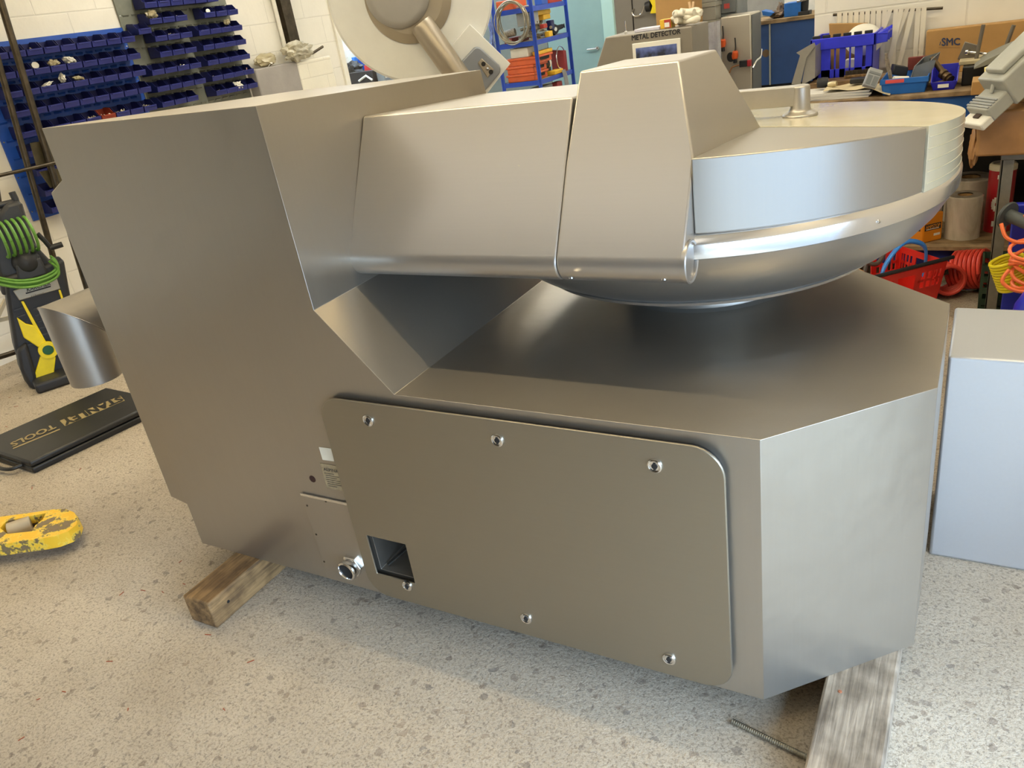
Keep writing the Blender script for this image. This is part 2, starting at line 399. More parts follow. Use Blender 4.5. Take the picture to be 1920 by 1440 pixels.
# added glowing ceiling panel, unseen: invented to brighten the knife arm and fill shade
FILL_M, _nt, _b = new_mat('fill_glow_sheet'); _b.inputs['Base Color'].default_value = (.7, .7, .68, 1)
_b.inputs['Emission Color'].default_value = (1.0, .95, .87, 1); _b.inputs['Emission Strength'].default_value = 1.0
o = struct('fill_panel_1', MB().box((-4.2, -1.7, CEIL - .012), (0.2, .0, CEIL - .002)), FILL_M)
fr_ = MB()
for y in (-1.72, .0): fr_.box((-4.24, y - .03, CEIL - .03), (.24, y + .03, CEIL - .001))
for x in (-4.22, -2.75, -1.28, .2): fr_.box((x - .03, -1.72, CEIL - .03), (x + .03, .0, CEIL - .001))
fr_.build('fill_panel_bars', plain('grey_panel_bar', srgb(150, 150, 146), .5), o)  # frame of the added light panel, unseen as well

# ------------------------------------------------------------------ the big bowl cutter
def plate_with_hole(mb, outer, hole, ext):
    """outer loop and 4-point hole (BL, BR, TR, TL), both in one plane, extruded"""
    O = [Vector(p) for p in outer]; Hh = [Vector(p) for p in hole]; e = Vector(ext); n = len(O)
    i = min(range(n), key=lambda k: (O[k] - Hh[3]).length); j = min(range(n), key=lambda k: (O[k] - Hh[1]).length)
    vs = O + Hh + [p + e for p in O + Hh]; m = n + 4
    arc = lambda a, b: [(a + k) % n for k in range(((b - a) % n) + 1)]
    p1 = arc(i, j) + [n + 1, n + 0, n + 3]; p2 = arc(j, i) + [n + 3, n + 2, n + 1]
    fs = [tuple(p1), tuple(p2), tuple(m + k for k in p1[::-1]), tuple(m + k for k in p2[::-1])]
    fs += [(k, (k + 1) % n, m + (k + 1) % n, m + k) for k in range(n)]
    fs += [(n + k, m + n + k, m + n + (k + 1) % 4, n + (k + 1) % 4) for k in range(4)]
    return mb.add(vs, fs)
def rrect(x0, x1, z0, z1, r, y, n=8):
    P = []
    for cx, cz, a in ((x0 + r, z0 + r, 180), (x1 - r, z0 + r, 270), (x1 - r, z1 - r, 0), (x0 + r, z1 - r, 90)):
        P += [(cx + r * math.cos(math.radians(a + 90 * k / n)), y, cz + r * math.sin(math.radians(a + 90 * k / n))) for k in range(n + 1)]
    return P

YF, YB, Z0, ZD = 1.333, 2.363, .1, .787
mach = thing('bowl_cutter', (-1.1, 1.85, Z0), 'huge brushed stainless bowl cutter standing on two timbers in the middle of the workshop', 'machine')
HX0, HX1, HZ0, HZ1 = -1.397, -1.262, .196, .331
HD = .16
fr = {'A': (-2.203, Z0), 'b0': (HX0, Z0), 'b1': (HX1, Z0), 'B': (-.317, Z0), 'C': (-.317, ZD), 'D': (-1.195, ZD), 'E': (-1.387, .999), 'F': (-1.396, 1.481), 'G': (-2.203, 1.484),
      'h0': (HX0, HZ0), 'h1': (HX1, HZ0), 'h2': (HX1, HZ1), 'h3': (HX0, HZ1)}
V = {}; vs = []
def put(k, p): V[k] = len(vs); vs.append(Vector(p))
for k, (x, z) in fr.items(): put(k, (x, YF, z))
for k in ('h0', 'h1', 'h2', 'h3'): put(k + 'i', (fr[k][0], YF + HD, fr[k][1]))
for k in 'AGFEDCB':
    x, z = fr[k]; put(k + 'k', (x, 2.297 if k in 'FG' else YB, z - (.053 if k in 'FG' else 0)))
put('m1', (-.033, YF + .284, Z0)); put('m2', (-.033, YF + .284, ZD)); put('n1', (-.033, YB - .284, Z0)); put('n2', (-.033, YB - .284, ZD))
faces = ['A b0 h0 h3 F G', 'b0 b1 h1 h0', 'b1 B C D E F h3 h2 h1', 'h0 h1 h1i h0i', 'h1 h2 h2i h1i', 'h2 h3 h3i h2i', 'h3 h0 h0i h3i', 'h0i h1i h2i h3i',
         'B m1 m2 C', 'm1 n1 n2 m2', 'n1 Bk Ck n2', 'Bk Ak Gk Fk Ek Dk Ck', 'Ak A G Gk', 'G F Fk Gk', 'F E Ek Fk', 'E D Dk Ek', 'D C m2 n2 Ck Dk', 'A Ak Bk n1 m1 B b1 b0']
mb = MB(); mb.add(vs, [tuple(V[k] for k in f.split()) for f in faces])
body = mb.build('housing', STEEL_D, mach, .007, 3)

# service door with its gasket, square opening and six locks
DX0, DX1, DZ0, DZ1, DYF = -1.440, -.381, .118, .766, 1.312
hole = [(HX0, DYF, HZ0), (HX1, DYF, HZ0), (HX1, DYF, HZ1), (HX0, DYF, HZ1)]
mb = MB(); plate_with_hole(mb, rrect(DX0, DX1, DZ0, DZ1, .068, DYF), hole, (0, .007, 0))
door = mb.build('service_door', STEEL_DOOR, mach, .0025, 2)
mb = MB(); g = .007
plate_with_hole(mb, rrect(DX0 + g, DX1 - g, DZ0 + g, DZ1 - g, .062, DYF + .007), [(HX0 - .03, DYF + .007, HZ0 - .03), (HX1 + .03, DYF + .007, HZ0 - .03), (HX1 + .03, DYF + .007, HZ1 + .03), (HX0 - .03, DYF + .007, HZ1 + .03)], (0, YF - DYF - .0075, 0))
mb.build('door_gasket', BLACK, mach)
mb = MB(); mb.beam((HX0 + .01, YF + .02, HZ0 + .004), (HX0 + .09, YF + HD - .01, HZ0 + .06), .01, .004)
mb.build('deflector_plate', plain('dark_grey_plate', srgb(70, 68, 64), .5, .6), door)
for u, v in ((691, 788), (933, 825), (1228, 873), (764, 1098), (987, 1159), (1255, 1235)):
    c = at_y(u, v, DYF)
    lk = MB().lathe([(.0001, -.003), (.0105, -.003), (.011, -.0045), (.0135, -.0055), (.016, -.004), (.0172, 0), (.0172, .002)], c, (0, 1, 0), 28).build('lock', CHROME, door)
    MB().box((c.x - .0025, c.y - .0046, c.z - .0085), (c.x + .0025, c.y - .0032, c.z + .0085)).cyl((c.x, c.y - .0044, c.z), (c.x, c.y - .0032, c.z), .0065, 16).build('keyhole', BLACK, lk)
MB().prism([at_y(u, v, YF) for u, v in ((566, 922), (652, 942), (690, 1098), (610, 1072))], (0, 0, 0)) if False else None
cp = MB().box((-1.629, YF - .004, Z0 + .006), (DX0 + .012, YF + .002, .416)).build('cover_plate', STEEL_D, mach, .0012)
MB().box((-1.631, YF - .0065, .411), (DX0 + .010, YF - .003, .419)).build('top_lip', CHROME, cp)
for u, v in ((576, 948), (611, 940), (660, 965), (593, 1002), (676, 1022), (608, 1053), (690, 1075)):
    c = at_y(u, v, YF - .004); MB().lathe([(.0001, -.0012), (.003, -.001), (.0036, .0005)], c, (0, 1, 0), 12).build('screw', DARKSTEEL, cp)
c = at_y(664, 1057, YF)
gl = MB().cyl((c.x, c.y + .002, c.z), (c.x, c.y - .016, c.z), .037, 6).build('cable_gland', CHROME, mach, .002)
MB().lathe([(.030, -.014), (.031, -.024), (.033, -.032), (.031, -.039), (.026, -.041), (.024, -.037), (.024, -.02), (.0001, -.02)], c, (0, 1, 0), 32).build('collar', CHROME, gl)
MB().lathe([(.0001, -.034), (.0245, -.034)], c, (0, 1, 0), 24, cap=False).build('opening', HOLE, gl)
MB().lathe([(.0001, -.001), (.011, -.001), (.0115, .0005)], at_y(586, 898, YF), (0, 1, 0), 20).build('drilled_hole', plain('rusty_hole', srgb(52, 24, 14), .8), mach)
q = [at_y(u, v, YF - .0005) for u, v in ((598, 838), (621, 841), (627, 865), (605, 862))]
quad_plate(q, .0006).build('blank_sticker', plain('white_label', srgb(222, 214, 192), .6, 0, .06), mach)
q = [at_y(u, v, YF - .0005) for u, v in ((600, 868), (636, 874), (648, 921), (614, 915))]
npl = quad_plate(q, .001).build('name_plate', plain('nameplate_tin', srgb(168, 156, 128), .4, .5, .25, 60), mach)
def inq(q, a0, b0, a1, b1):
    f = lambda a, b: lerp(lerp(q[0], q[1], a), lerp(q[3], q[2], a), b)
    return [f(a0, b0), f(a1, b0), f(a1, b1), f(a0, b1)]
INK = plain('black_print', srgb(34, 32, 34), .6, 0, .1)
INKG = plain('grey_print', srgb(92, 84, 70), .6, 0, .1)
text_quad('lettering', 'ALPINA', [p - Vector((0, .0012, 0)) for p in inq(q, .12, .15, .92, .27)], INK, npl)
mb = MB()
for k, (a, b) in enumerate(((.1, .6), (.15, .85), (.12, .7), (.1, .9), (.12, .8), (.1, .88), (.12, .6))):
    y = .36 + k * .085
    qq = inq(q, a, y, b, y + .022); mb.prism([p - Vector((0, .0013, 0)) for p in qq], (0, -.0003, 0))
mb.build('data_lines', INKG, npl)

# side panel on the left flank and the mitred exhaust pipe
MB().prism([(-2.291, 1.34, .27), (-2.203, 1.34, .25), (-2.203, 1.34, 1.35), (-2.291, 1.34, 1.31)], (0, .92, 0)).build('flank_panel', STEEL_D, mach, .004)
def ring3(c, ex, ey, r, n=32): return [Vector(c) + r * (math.cos(2 * math.pi * k / n) * Vector(ex) + math.sin(2 * math.pi * k / n) * Vector(ey)) for k in range(n)]
PXc, PYc, PZt, PZb, PR = -2.665, 1.468, .838, .625, .0885
mit = [Vector((PXc + PR * math.cos(2 * math.pi * k / 40), PYc + PR * math.sin(2 * math.pi * k / 40), PZt - PR * math.sin(2 * math.pi * k / 40))) for k in range(40)]
bot = [Vector((p.x, p.y, PZb)) for p in mit]; boti = [Vector((PXc + (p.x - PXc) * .96, PYc + (p.y - PYc) * .96, PZb)) for p in mit]
back = [Vector((p.x, 2.05, p.z)) for p in mit]
inner_up = [Vector((PXc + (p.x - PXc) * .96, PYc + (p.y - PYc) * .96, PZb + .12)) for p in mit]
pipe = MB().loft([back, mit], cap=True).build('exhaust_pipe', PIPE, mach)
MB().loft([mit, bot, boti, inner_up], cap=False).build('downturn', PIPE, pipe)
MB().tube([p for p in [(PXc, 1.96, PZt)]] + [(-2.203, 1.96, PZt)], .07, 24).build('branch', PIPE, pipe)
mb = MB(); mb.tube([m + (Vector((m.x - PXc, m.y - PYc, 0)) * .01) for m in mit] + [mit[0]], .0018, 6, cap=False); mb.build('weld_seam', PIPE, pipe)

# pedestal, bowl, rim
BC = Vector((-.676, 2.197, 0))
MB().lathe([(.26, ZD), (.245, ZD + .006), (.238, ZD + .02), (.236, .90)], BC, (0, 0, 1), 64).build('pedestal', BOWL, mach)
MB().lathe([(.20, .89), (.44, .89), (.462, .896), (.515, .922), (.563, .958), (.60, 1.0), (.624, 1.04), (.632, 1.06), (.61, 1.06)], BC, (0, 0, 1), 128, cap=True).build('bowl', BOWL, mach)
MB().lathe([(.455, .8885), (.470, .8895), (.473, .897), (.462, .899)], BC, (0, 0, 1), 128, cap=False).build('foot_ring', RIM, mach)
MB().lathe([(.58, 1.062), (.632, 1.056), (.639, 1.060), (.640, 1.090), (.638, 1.096), (.626, 1.110), (.58, 1.110)], BC, (0, 0, 1), 160, cap=False).build('bowl_rim', RIM, mach)
c = Vector(at_y(1656, 415, 1.79)); d = Vector((c.x - BC.x, c.y - BC.y, 0)).normalized(); c = Vector((BC.x, BC.y, 1.076)) + d * .639
MB().lathe([(.0001, .004), (.004, .003), (.005, -.002)], c, d, 14).build('rim_screw', CHROME, mach)

# knife arm and cover: slanting front with a rolled lower edge
ac = Vector((0, 1.549, 1.066)); ar = .045
def front_at(z):
    t = (z - 1.088) / .874; return (1.510 + .487 * t, z)
arc = []
for k in range(13):
    a = math.radians(150.9 + (300 - 150.9) * k / 12); arc.append((ac.y + ar * math.cos(a), ac.z + ar * math.sin(a)))
prof = arc + [(1.60, 1.10), (2.25, 1.10), (2.284, 1.358), (front_at(1.396)[0] + .0, 1.396)]
mb = MB().prism([(-1.393, y, z) for y, z in prof], (.5955, 0, 0))
mb.build('knife_arm', STEEL, mach, .0045, 3, angle=30)
pr = arc + [(1.60, 1.10), (2.144, 1.10), (2.144, 1.225), (1.975, 1.436), front_at(1.445), front_at(1.263)]
n = len(pr)
xl = lambda z: -.7962 + max(0, (z - 1.263) / .182) * .010
xr = lambda z: -.508 - max(0, (z - 1.263) / .182) * .053
P = [(xl(z), y, z) for y, z in pr] + [((xr(z) if not (y > 2 and z > 1.2) else -.498), y, z) for y, z in pr]
iK, iT, iB, iS = n - 1, n - 2, n - 3, n - 4          # knee, top front, top back, base back
R = lambda k: n + k
fs = [tuple(range(n)), tuple(R(k) for k in list(range(0, iS + 1)) + [iK]), (R(iS), R(iB), R(iT), R(iK))]
fs += [(k, (k + 1) % n, R((k + 1) % n), R(k)) for k in range(n)]
mb = MB(); mb.add(P, fs); cover = mb.build('knife_cover', STEEL, mach, .0045, 3, angle=30)
ec = Vector((-.508, ac.y, ac.z))
MB().lathe([(.0405, -.03), (.0405, .004), (.044, .006), (.0465, .004), (.0465, -.004)], ec, (1, 0, 0), 40, cap=False).build('tube_end', STEEL, cover)
MB().lathe([(.0001, -.006), (.041, -.006)], ec, (1, 0, 0), 32, cap=False).build('end_plug', plain('smoked_plug', srgb(40, 42, 45), .75, 0, spec=.12), cover)
for u, v in ((1071, 521), (1245, 524)):
    c = at_pl(u, v, (0, ac.y - .02, ac.z - .041), (0, -.45, -.9)); MB().lathe([(.0001, .003), (.005, .0025), (.006, -.001)], c, (0, -.45, -.9), 14).build('screw', CHROME, cover)

# noise lid: a ground steel sector and a milky plastic sector on a sloping top
LR = .632
zt = lambda y: 1.269 - .08 * (y - 1.589)
zb = lambda y: 1.112 - .030 * (y - 1.589)
def sector(a0, a1, n, extra, r=LR, t0=0.0):
    pl = [(BC.x + r * math.cos(math.radians(a0 + (a1 - a0) * k / n)), BC.y + r * math.sin(math.radians(a0 + (a1 - a0) * k / n))) for k in range(n + 1)] + extra
    m = len(pl); mb = MB()
    mb.add([(x, y, zb(y)) for x, y in pl] + [(x, y, zt(y) + t0) for x, y in pl], [tuple(range(m))[::-1], tuple(range(m, 2 * m))] + [(k, (k + 1) % m, m + (k + 1) % m, m + k) for k in range(m)])
    return mb
AS = -25.2
SPL = [(-.86, 2.15), (-.493, 2.144)]
sector(AS - .15, -74.5, 64, [(-.507, 2.144)], t0=.0).build('steel_lid', STEEL_V, mach, .003, 2, angle=30)
MILK, _nt, _b = new_mat('milky_plastic'); _b.inputs['Base Color'].default_value = srgb(206, 200, 176); _b.inputs['Roughness'].default_value = .2
_b.inputs['Coat Weight'].default_value = .4; _b.inputs['Coat Roughness'].default_value = .08
_n = N(_nt, 'ShaderNodeTexNoise', Scale=5.0, Detail=3.0); _nt.links.new(objco(_nt), _n.inputs['Vector'])
_r = ramp(_nt, [(.3, srgb(200, 194, 168)), (.7, srgb(212, 208, 188))]); _nt.links.new(_n.outputs['Fac'], _r.inputs['Fac']); _nt.links.new(_r.outputs['Color'], _b.inputs['Base Color'])
mb = sector(AS + .15, 248, 160, [(-.86, 2.153), (-.491, 2.147)], r=LR + .003, t0=.001)
for k in range(5):
    f = (k + .7) / 5.6; pts = []
    for a in range(-25, 120, 4):
        x = BC.x + (LR + .0032) * math.cos(math.radians(a + .3)); y = BC.y + (LR + .0032) * math.sin(math.radians(a + .3)); pts.append((x, y, zb(y) * (1 - f) + zt(y) * f))
    mb.tube(pts, .0016, 6)
mb.build('plastic_lid', MILK, mach, .003, 2, angle=30)
# latch handle on the lid
FC = Vector((-.442, 2.36, zt(2.36)))
hd = MB()
hd.lathe([(.046, 0), (.047, .004), (.045, .009), (.038, .012), (.030, .016), (.026, .024), (.025, .078), (.022, .082)], FC + Vector((0, 0, .001)), (0, 0, 1), 40)
hd.obox(FC + Vector((-.19, 0, .057)), (.19, 0, 0), (0, .022, 0), (0, 0, .025))
hd.build('lid_handle', plain('satin_casting', (.46, .44, .41), .44, 1, .06), mach, .005, 3)
# screws, little dent marks left out: they are only gloss

# timbers, rod, neighbouring steel box
def timber(name, lo, hi, mat, label, seed):
    mb = MB().box(lo, hi)
    return one(name, mb, mat, label, 'timber', bevel=.006, seg=2)
tw = timber('support_timber', (-2.042, 1.109, 0), (-1.924, 2.5, .1), WOOD_BROWN, 'brown square timber under the left end of the steel machine', 1)
MB().lathe([(.0001, .001), (.005, .001), (.0055, -.001)], (-1.924, 1.175, .055), (1, 0, 0), 12).build('bolt_hole', HOLE, tw)
tg = timber('support_timber', (-.203, 1.18, 0), (-.058, 2.45, .1), WOOD_GREY, 'weathered grey timber under the right end of the steel machine', 2)
c = at_z(1575, 1297, .1); MB().lathe([(.0001, .003), (.004, .002), (.005, -.001)], c, (0, 0, 1), 10).build('nail_head', plain('rust', srgb(150, 92, 60), .8), tg)
a, b = Vector((-.389, 1.327, .0075)), Vector((-.206, 1.288, .0075)); mb = MB(); nn = 150
mb.tube([lerp(a, b, k / nn) for k in range(nn + 1)], [.0062 + (.0009 if (k % 4) < 2 else 0) for k in range(nn + 1)], 10)
one('threaded_rod', mb, plain('dirty_zinc', srgb(140, 134, 118), .45, .8, .25, 60), 'loose threaded steel rod lying on the floor beside the grey timber', 'rod')
STEEL_B = steel('pale_ground_steel', (.63, .65, .68), .42, (120, 4, 120), .03, .06)
sb = thing('steel_cabinet', (.4, 2.4, 0), 'low plain steel box standing on the floor behind the right end of the machine', 'cabinet')
ytop = at_z(1772, 631, .633).y
mb = MB().box((-.026, 2.105, .0), (.95, max(2.45, ytop), .633)); mb.build('casing', STEEL_B, sb, .008, 3)

rnd = random.Random(17); mb = MB()
for u, v in ((268, 1107), (305, 1110), (228, 1113), (72, 1311), (120, 1297), (338, 1053), (345, 1095), (150, 880), (60, 915), (205, 1240), (240, 1330), (40, 1385), (420, 1330), (390, 1190), (18, 745), (30, 762), (12, 800), (470, 1240)):
    p = at_z(u, v, .0012); a = rnd.uniform(0, 6.3); d = Vector((math.cos(a), math.sin(a), 0)) * rnd.uniform(.004, .012)
    mb.beam(p - d, p + d, .0022, .0016)
one('plastic_slivers', mb, plain('rust_red_sliver', srgb(150, 72, 40), .7), 'tiny rust red slivers scattered over the concrete floor at the left', 'debris', kind='stuff')

# ------------------------------------------------------------------ bin racks on the left wall
NAVY = plain('navy_plastic', srgb(22, 28, 84), .42, 0, .15, 20)  # tray navy, darkened for the shade inside the bins
NAVY_LIT = plain('navy_lip_lit', srgb(44, 50, 122), .38, 0, .15, 20)  # same bin plastic, lightened for the light falling on the lips
BLUEPAINT = plain('blue_paint', srgb(38, 84, 178), .4, 0, .12, 8)
GREYPANEL = plain('grey_louvre_steel', srgb(128, 130, 118), .45, .3, .15, 9)
def louvre(name, y0, y1, z0, z1, mat, label, pitch):
    t = thing(name, (LX, (y0 + y1) / 2, z0), label, 'bin rack', 'wall bin racks')
    X0 = LX + .002
    mb = MB().box((X0, y0, z0), (X0 + .012, y1, z1)); z = z0 + .05
    while z < z1 - .03:
        y = y0 + .03
        while y < y1 - .07:
            mb.prism([(X0 + .0115, y, z), (X0 + .019, y, z + .012), (X0 + .0115, y, z + .016)], (0, .05, 0)); y += .075
        z += pitch
    mb.build('back_panel', mat, t)
    for y in (y0 + .012, y1 - .012):
        z = z0 + .06
        while z < z1: MB().lathe([(.0001, .0025), (.005, .002), (.006, -.001)], (X0 + .012, y, z), (1, 0, 0), 10).build('fixing_screw', CHROME, t); z += .22
    return t
louvre('louvre_panel', 2.94, 4.062, .785, 1.848, BLUEPAINT, 'blue louvred wall panel that carries rows of navy bins', .11)
louvre('louvre_panel', 4.064, 5.075, 1.2, 2.2, GREYPANEL, 'grey louvred wall panel crowded with navy bins', .11)
def bin_mesh(w=.106, d=.118, hb=.078, hl=.036, t=.003):
    """origin: back bottom middle; +x = out of the wall, +y = along it"""
    b = MB(); y0, y1 = -w / 2, w / 2
    side = [(0, 0), (d * .93, 0), (d, hl), (d * .86, hl + .004), (d * .62, hb * .93), (.012, hb), (0, hb - .006)]
    for ya in (y0, y1 - t): b.prism([(x, ya, z) for x, z in side], (0, t, 0))
    b.box((0, y0, 0), (d * .93, y1, t)); b.box((0, y0, 0), (t, y1, hb - .006))
    return b
def lip_mesh(w=.106, d=.118, hl=.036):
    l = MB(); l.prism([(d * .93, -w / 2, 0), (d * .93 + .004, -w / 2, 0), (d + .004, -w / 2, hl), (d, -w / 2, hl)], (0, w, 0))
    l.box((d - .001, -w / 2 + .012, hl - .008), (d + .009, w / 2 - .012, hl - .002)); return l
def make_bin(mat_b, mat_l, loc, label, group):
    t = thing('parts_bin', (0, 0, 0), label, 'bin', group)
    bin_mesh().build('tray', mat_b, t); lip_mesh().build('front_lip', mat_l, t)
    t.location = loc; return t
def dup(root, loc, label, group=None, rot=None):
    r = root.copy(); COL.objects.link(r); r.location = loc; r['label'] = label
    if rot: r.rotation_euler = rot
    if group: r['group'] = group
    for ch in list(root.children):
        c = ch.copy(); COL.objects.link(c); c.parent = r
        for g in list(ch.children):
            d = g.copy(); COL.objects.link(d); d.parent = c
    return r
ORD = ['first', 'second', 'third', 'fourth', 'fifth', 'sixth', 'seventh', 'eighth', 'ninth', 'tenth']
LEFT_ROWS = [1.776, 1.665, 1.556, 1.443, 1.320, 1.205, 1.085, .955, .845]
proto = None; BIN_AT = {}
BX = LX + .0225
def put_bin(y, z, label, group):
    global proto
    loc = (BX, y, z - .03)
    if proto is None: proto = make_bin(NAVY, NAVY_LIT, loc, label, group); o = proto
    else: o = dup(proto, loc, label, group)
    return o
for ri, z in enumerate(LEFT_ROWS):
    cols = range(9) if ri < 5 else range(2)
    for ci in cols:
        if (ri, ci) == (4, 5): continue
        y = 3.005 + .1155 * ci + .0575
        put_bin(y, z, 'navy bin, %s from the left in the %s row down the blue panel' % (ORD[ci], ORD[ri]), 'bins on the blue panel')
red = plain('brick_red_plastic', srgb(150, 60, 38), .4, 0, .1)
rb = make_bin(red, red, (BX, 3.005 + .1155 * 5 + .0575, 1.29), 'brick red bin, the only red one among the navy bins of the blue panel', 'bins on the blue panel')
RIGHT_ROWS = {1.975: (4.205, 4.32, 4.435, 4.55, 4.665, 4.78), 1.870: (4.205, 4.32, 4.435, 4.71, 4.83, 4.945), 1.755: (4.205, 4.32, 4.435, 4.61, 4.725, 4.835, 4.945),
         1.650: (4.205, 4.32, 4.435, 4.61, 4.725, 4.835, 4.945), 1.541: (4.09, 4.205, 4.32, 4.435, 4.61, 4.725, 4.835, 4.945),
         1.428: (4.09, 4.205, 4.32, 4.435, 4.61, 4.725, 4.835, 4.945), 1.322: (4.09, 4.205, 4.32, 4.61, 4.72, 4.83, 4.945)}
for ri, (z, ys) in enumerate(sorted(RIGHT_ROWS.items(), reverse=True)):
    for ci, y in enumerate(ys):
        put_bin(y + .055, z, 'navy bin, %s from the left in the %s row down the grey panel' % (ORD[ci], ORD[ri]), 'bins on the grey panel')
put_bin(4.092 + .05, 1.815, 'navy bin set apart beside the top left of the grey panel', 'bins on the grey panel')
ZINC = plain('zinc_fixings', srgb(196, 188, 168), .3, .8, .25, 40)
BAGC = plain('cloudy_polythene', srgb(178, 166, 132), .25, 0, .15, 10)
WHITEP = plain('white_plastic', srgb(232, 228, 214), .4, 0, .05)
def clump(y, z, seed, label, n=16, mat=ZINC, x=.085, sp=.03):
    rnd = random.Random(seed); mb = MB()
    for k in range(n):
        c = Vector((BX + x + rnd.uniform(-.02, .02), y + rnd.uniform(-sp, sp), z - .022 + rnd.uniform(0, .028)))
        d = Vector((rnd.uniform(-1, 1), rnd.uniform(-1, 1), rnd.uniform(-.5, 1))).normalized() * rnd.uniform(.006, .014)
        mb.cyl(c - d, c + d, .0028, 6); mb.cyl(c + d, c + d * 1.3, .0052, 6)
    return one('fixings', mb, mat, label, 'fixings', 'loose fixings in the wall bins', kind='stuff')
LC = lambda i: 3.005 + .1155 * i + .0575
clump(LC(2), 1.776, 1, 'bolts piled in the third bin of the blue panel top row', 12)
clump(LC(4), 1.320, 2, 'shiny bolts heaped just left of the brick red bin', 34)
clump(LC(5), 1.320, 3, 'bolts lying inside the brick red bin', 14)
clump(LC(6), 1.320, 4, 'shiny bolts heaped just right of the brick red bin', 30)
clump(LC(8), 1.320, 5, 'bolts in the last bin of the fifth blue panel row', 16)
clump(4.375, 1.541, 6, 'small washers in a bin at the middle of the grey panel', 18)
clump(4.495, 1.541, 7, 'pins sticking up in a bin at the middle of the grey panel', 9)
clump(4.665, 1.755, 8, 'bolts standing in a bin high on the grey panel', 14)
clump(4.665, 1.428, 9, 'long pins in a bin low on the grey panel', 9)
clump(4.665, 1.322, 10, 'bolts in the bottom row of the grey panel', 12)
clump(4.375, 1.755, 11, 'screws in a third row bin on the grey panel', 8)
clump(4.49, 1.870, 12, 'white caps in a second row bin on the grey panel', 10, WHITEP)
clump(4.89, 1.755, 13, 'pale spacers in a third row bin at the right of the grey panel', 9, BAGC)
clump(5.0, 1.428, 14, 'pink and white caps in the last bin of the sixth grey panel row', 8, plain('pink_caps', srgb(206, 160, 150), .5))
def bag(y, z, rad, seed, label, mat=BAGC, x=.08, tilt=0):
    mb = MB().blob((BX + x, y, z - .006), [q * .78 for q in rad], seed, .6, 2.6, 3, Matrix.Rotation(tilt, 3, 'X'))
    return one('plastic_bag', mb, mat, label, 'bag', 'plastic bags in the wall bins')
bag(LC(3), 1.690, (.035, .045, .028), 21, 'yellowed plastic bag in the fourth bin of the second blue panel row')
bag(LC(4), 1.695, (.035, .052, .028), 22, 'clear plastic bag in the fifth bin of the second blue panel row', WHITEP, tilt=-.3)
bag(LC(2) + .02, 1.575, (.03, .05, .014), 23, 'small flat pale packet in the third row of the blue panel', WHITEP, tilt=.3)
bag(LC(3) + .02, 1.596, (.03, .022, .036), 24, 'upright folded pale packet in the third row of the blue panel', WHITEP)
bag(LC(4) + .02, 1.58, (.03, .052, .018), 25, 'cream packet to the right of the upright one in the blue panel', BAGC, tilt=-.2)
bag(4.27, 1.912, (.04, .052, .035), 26, 'brown tinted plastic bag near the top left of the grey panel')
bag(4.945, 1.80, (.03, .03, .025), 27, 'crumpled plastic bag hanging at the right end of the grey panel')
bag(4.87, 1.335, (.05, .05, .04), 28, 'crumpled white paper in the bottom row of the grey panel', WHITEP)
mb = MB().lathe([(.010, -.004), (.020, -.006), (.022, 0), (.020, .006), (.010, .004)], (BX + .095, LC(2) - .02, 1.688), (1, -.5, .3), 24)
one('washer', mb, WHITEP, 'white plastic washer standing in the second row of the blue panel', 'washer')
mb = MB().lathe([(.0001, .004), (.016, .003), (.017, -.003), (.0001, -.004)], (BX + .1, 4.66 + .11, 1.885), (1, -.4, .3), 20)
one('cap', mb, WHITEP, 'round white cap in the second row of the grey panel', 'cap')

# ------------------------------------------------------------------ left wall: ledge, post, bag, rack of bars
LG = plain('grey_painted_block', srgb(158, 152, 146), .7, 0, .08, 6, .3)
struct('trim_1', MB().box((LX, 5.10, 0), (LX + .11, 5.60, 1.425)), LG, bevel=.012)
struct('trim_2', MB().box((LX, 5.60, 0), (LX + .11, 6.05, 1.42)), block_mat('ledge_block', srgb(240, 234, 216), 'X', bh=.12), bevel=.012)
struct('trim_3', MB().box((LX - .2, 6.3, 0), (LX + .02, 6.36, CEIL)), plain('plaster_edge', srgb(238, 234, 220), .5, 0, .04))
pst = MB().box((LX, 5.625, 1.56), (LX + .07, 5.745, CEIL))
one('steel_post', pst, DARKSTEEL, 'rusty brown steel post fixed upright on the white wall', 'post')
mb = MB().cyl((LX + .03, 5.585, 1.5), (LX + .03, 5.585, CEIL), .018, 12)
one('conduit', mb, plain('white_conduit', srgb(226, 222, 208), .4), 'thin white conduit running up beside the brown post', 'conduit')
POLY = plain('dirty_polythene', srgb(178, 170, 146), .3, 0, .3, 14, .4)
mb = MB().blob((LX + .125, 5.62, 1.505), (.045, .17, .075), 31, .35, 3, 4)
one('polythene_bundle', mb, POLY, 'dirty polythene bundle lying on the wall ledge below the brown post', 'bundle')
mb = MB().blob((LX + .08, 5.27, 1.478), (.045, .12, .05), 33, .3, 2.5, 3)
one('polythene_bag', mb, BAGC, 'flat clear polythene bag at the left end of the wall ledge', 'bag')
mb = MB().cyl((LX + .07, 5.86, 1.46), (LX + .07, 6.02, 1.50), .011, 10)
one('steel_bar', mb, DARKSTEEL, 'short dark bar sticking out of the ledge beside the bundle', 'bar')
one('cable_clip', MB().lathe([(.012, -.003), (.017, 0), (.012, .003)], (LX + .115, 5.29, 1.455), (1, 0, .6), 20).cyl((LX + .115, 5.275, 1.44), (LX + .1, 5.262, 1.425), .003, 8), WHITEP, 'white ring hanging at the edge of the wall ledge', 'ring')

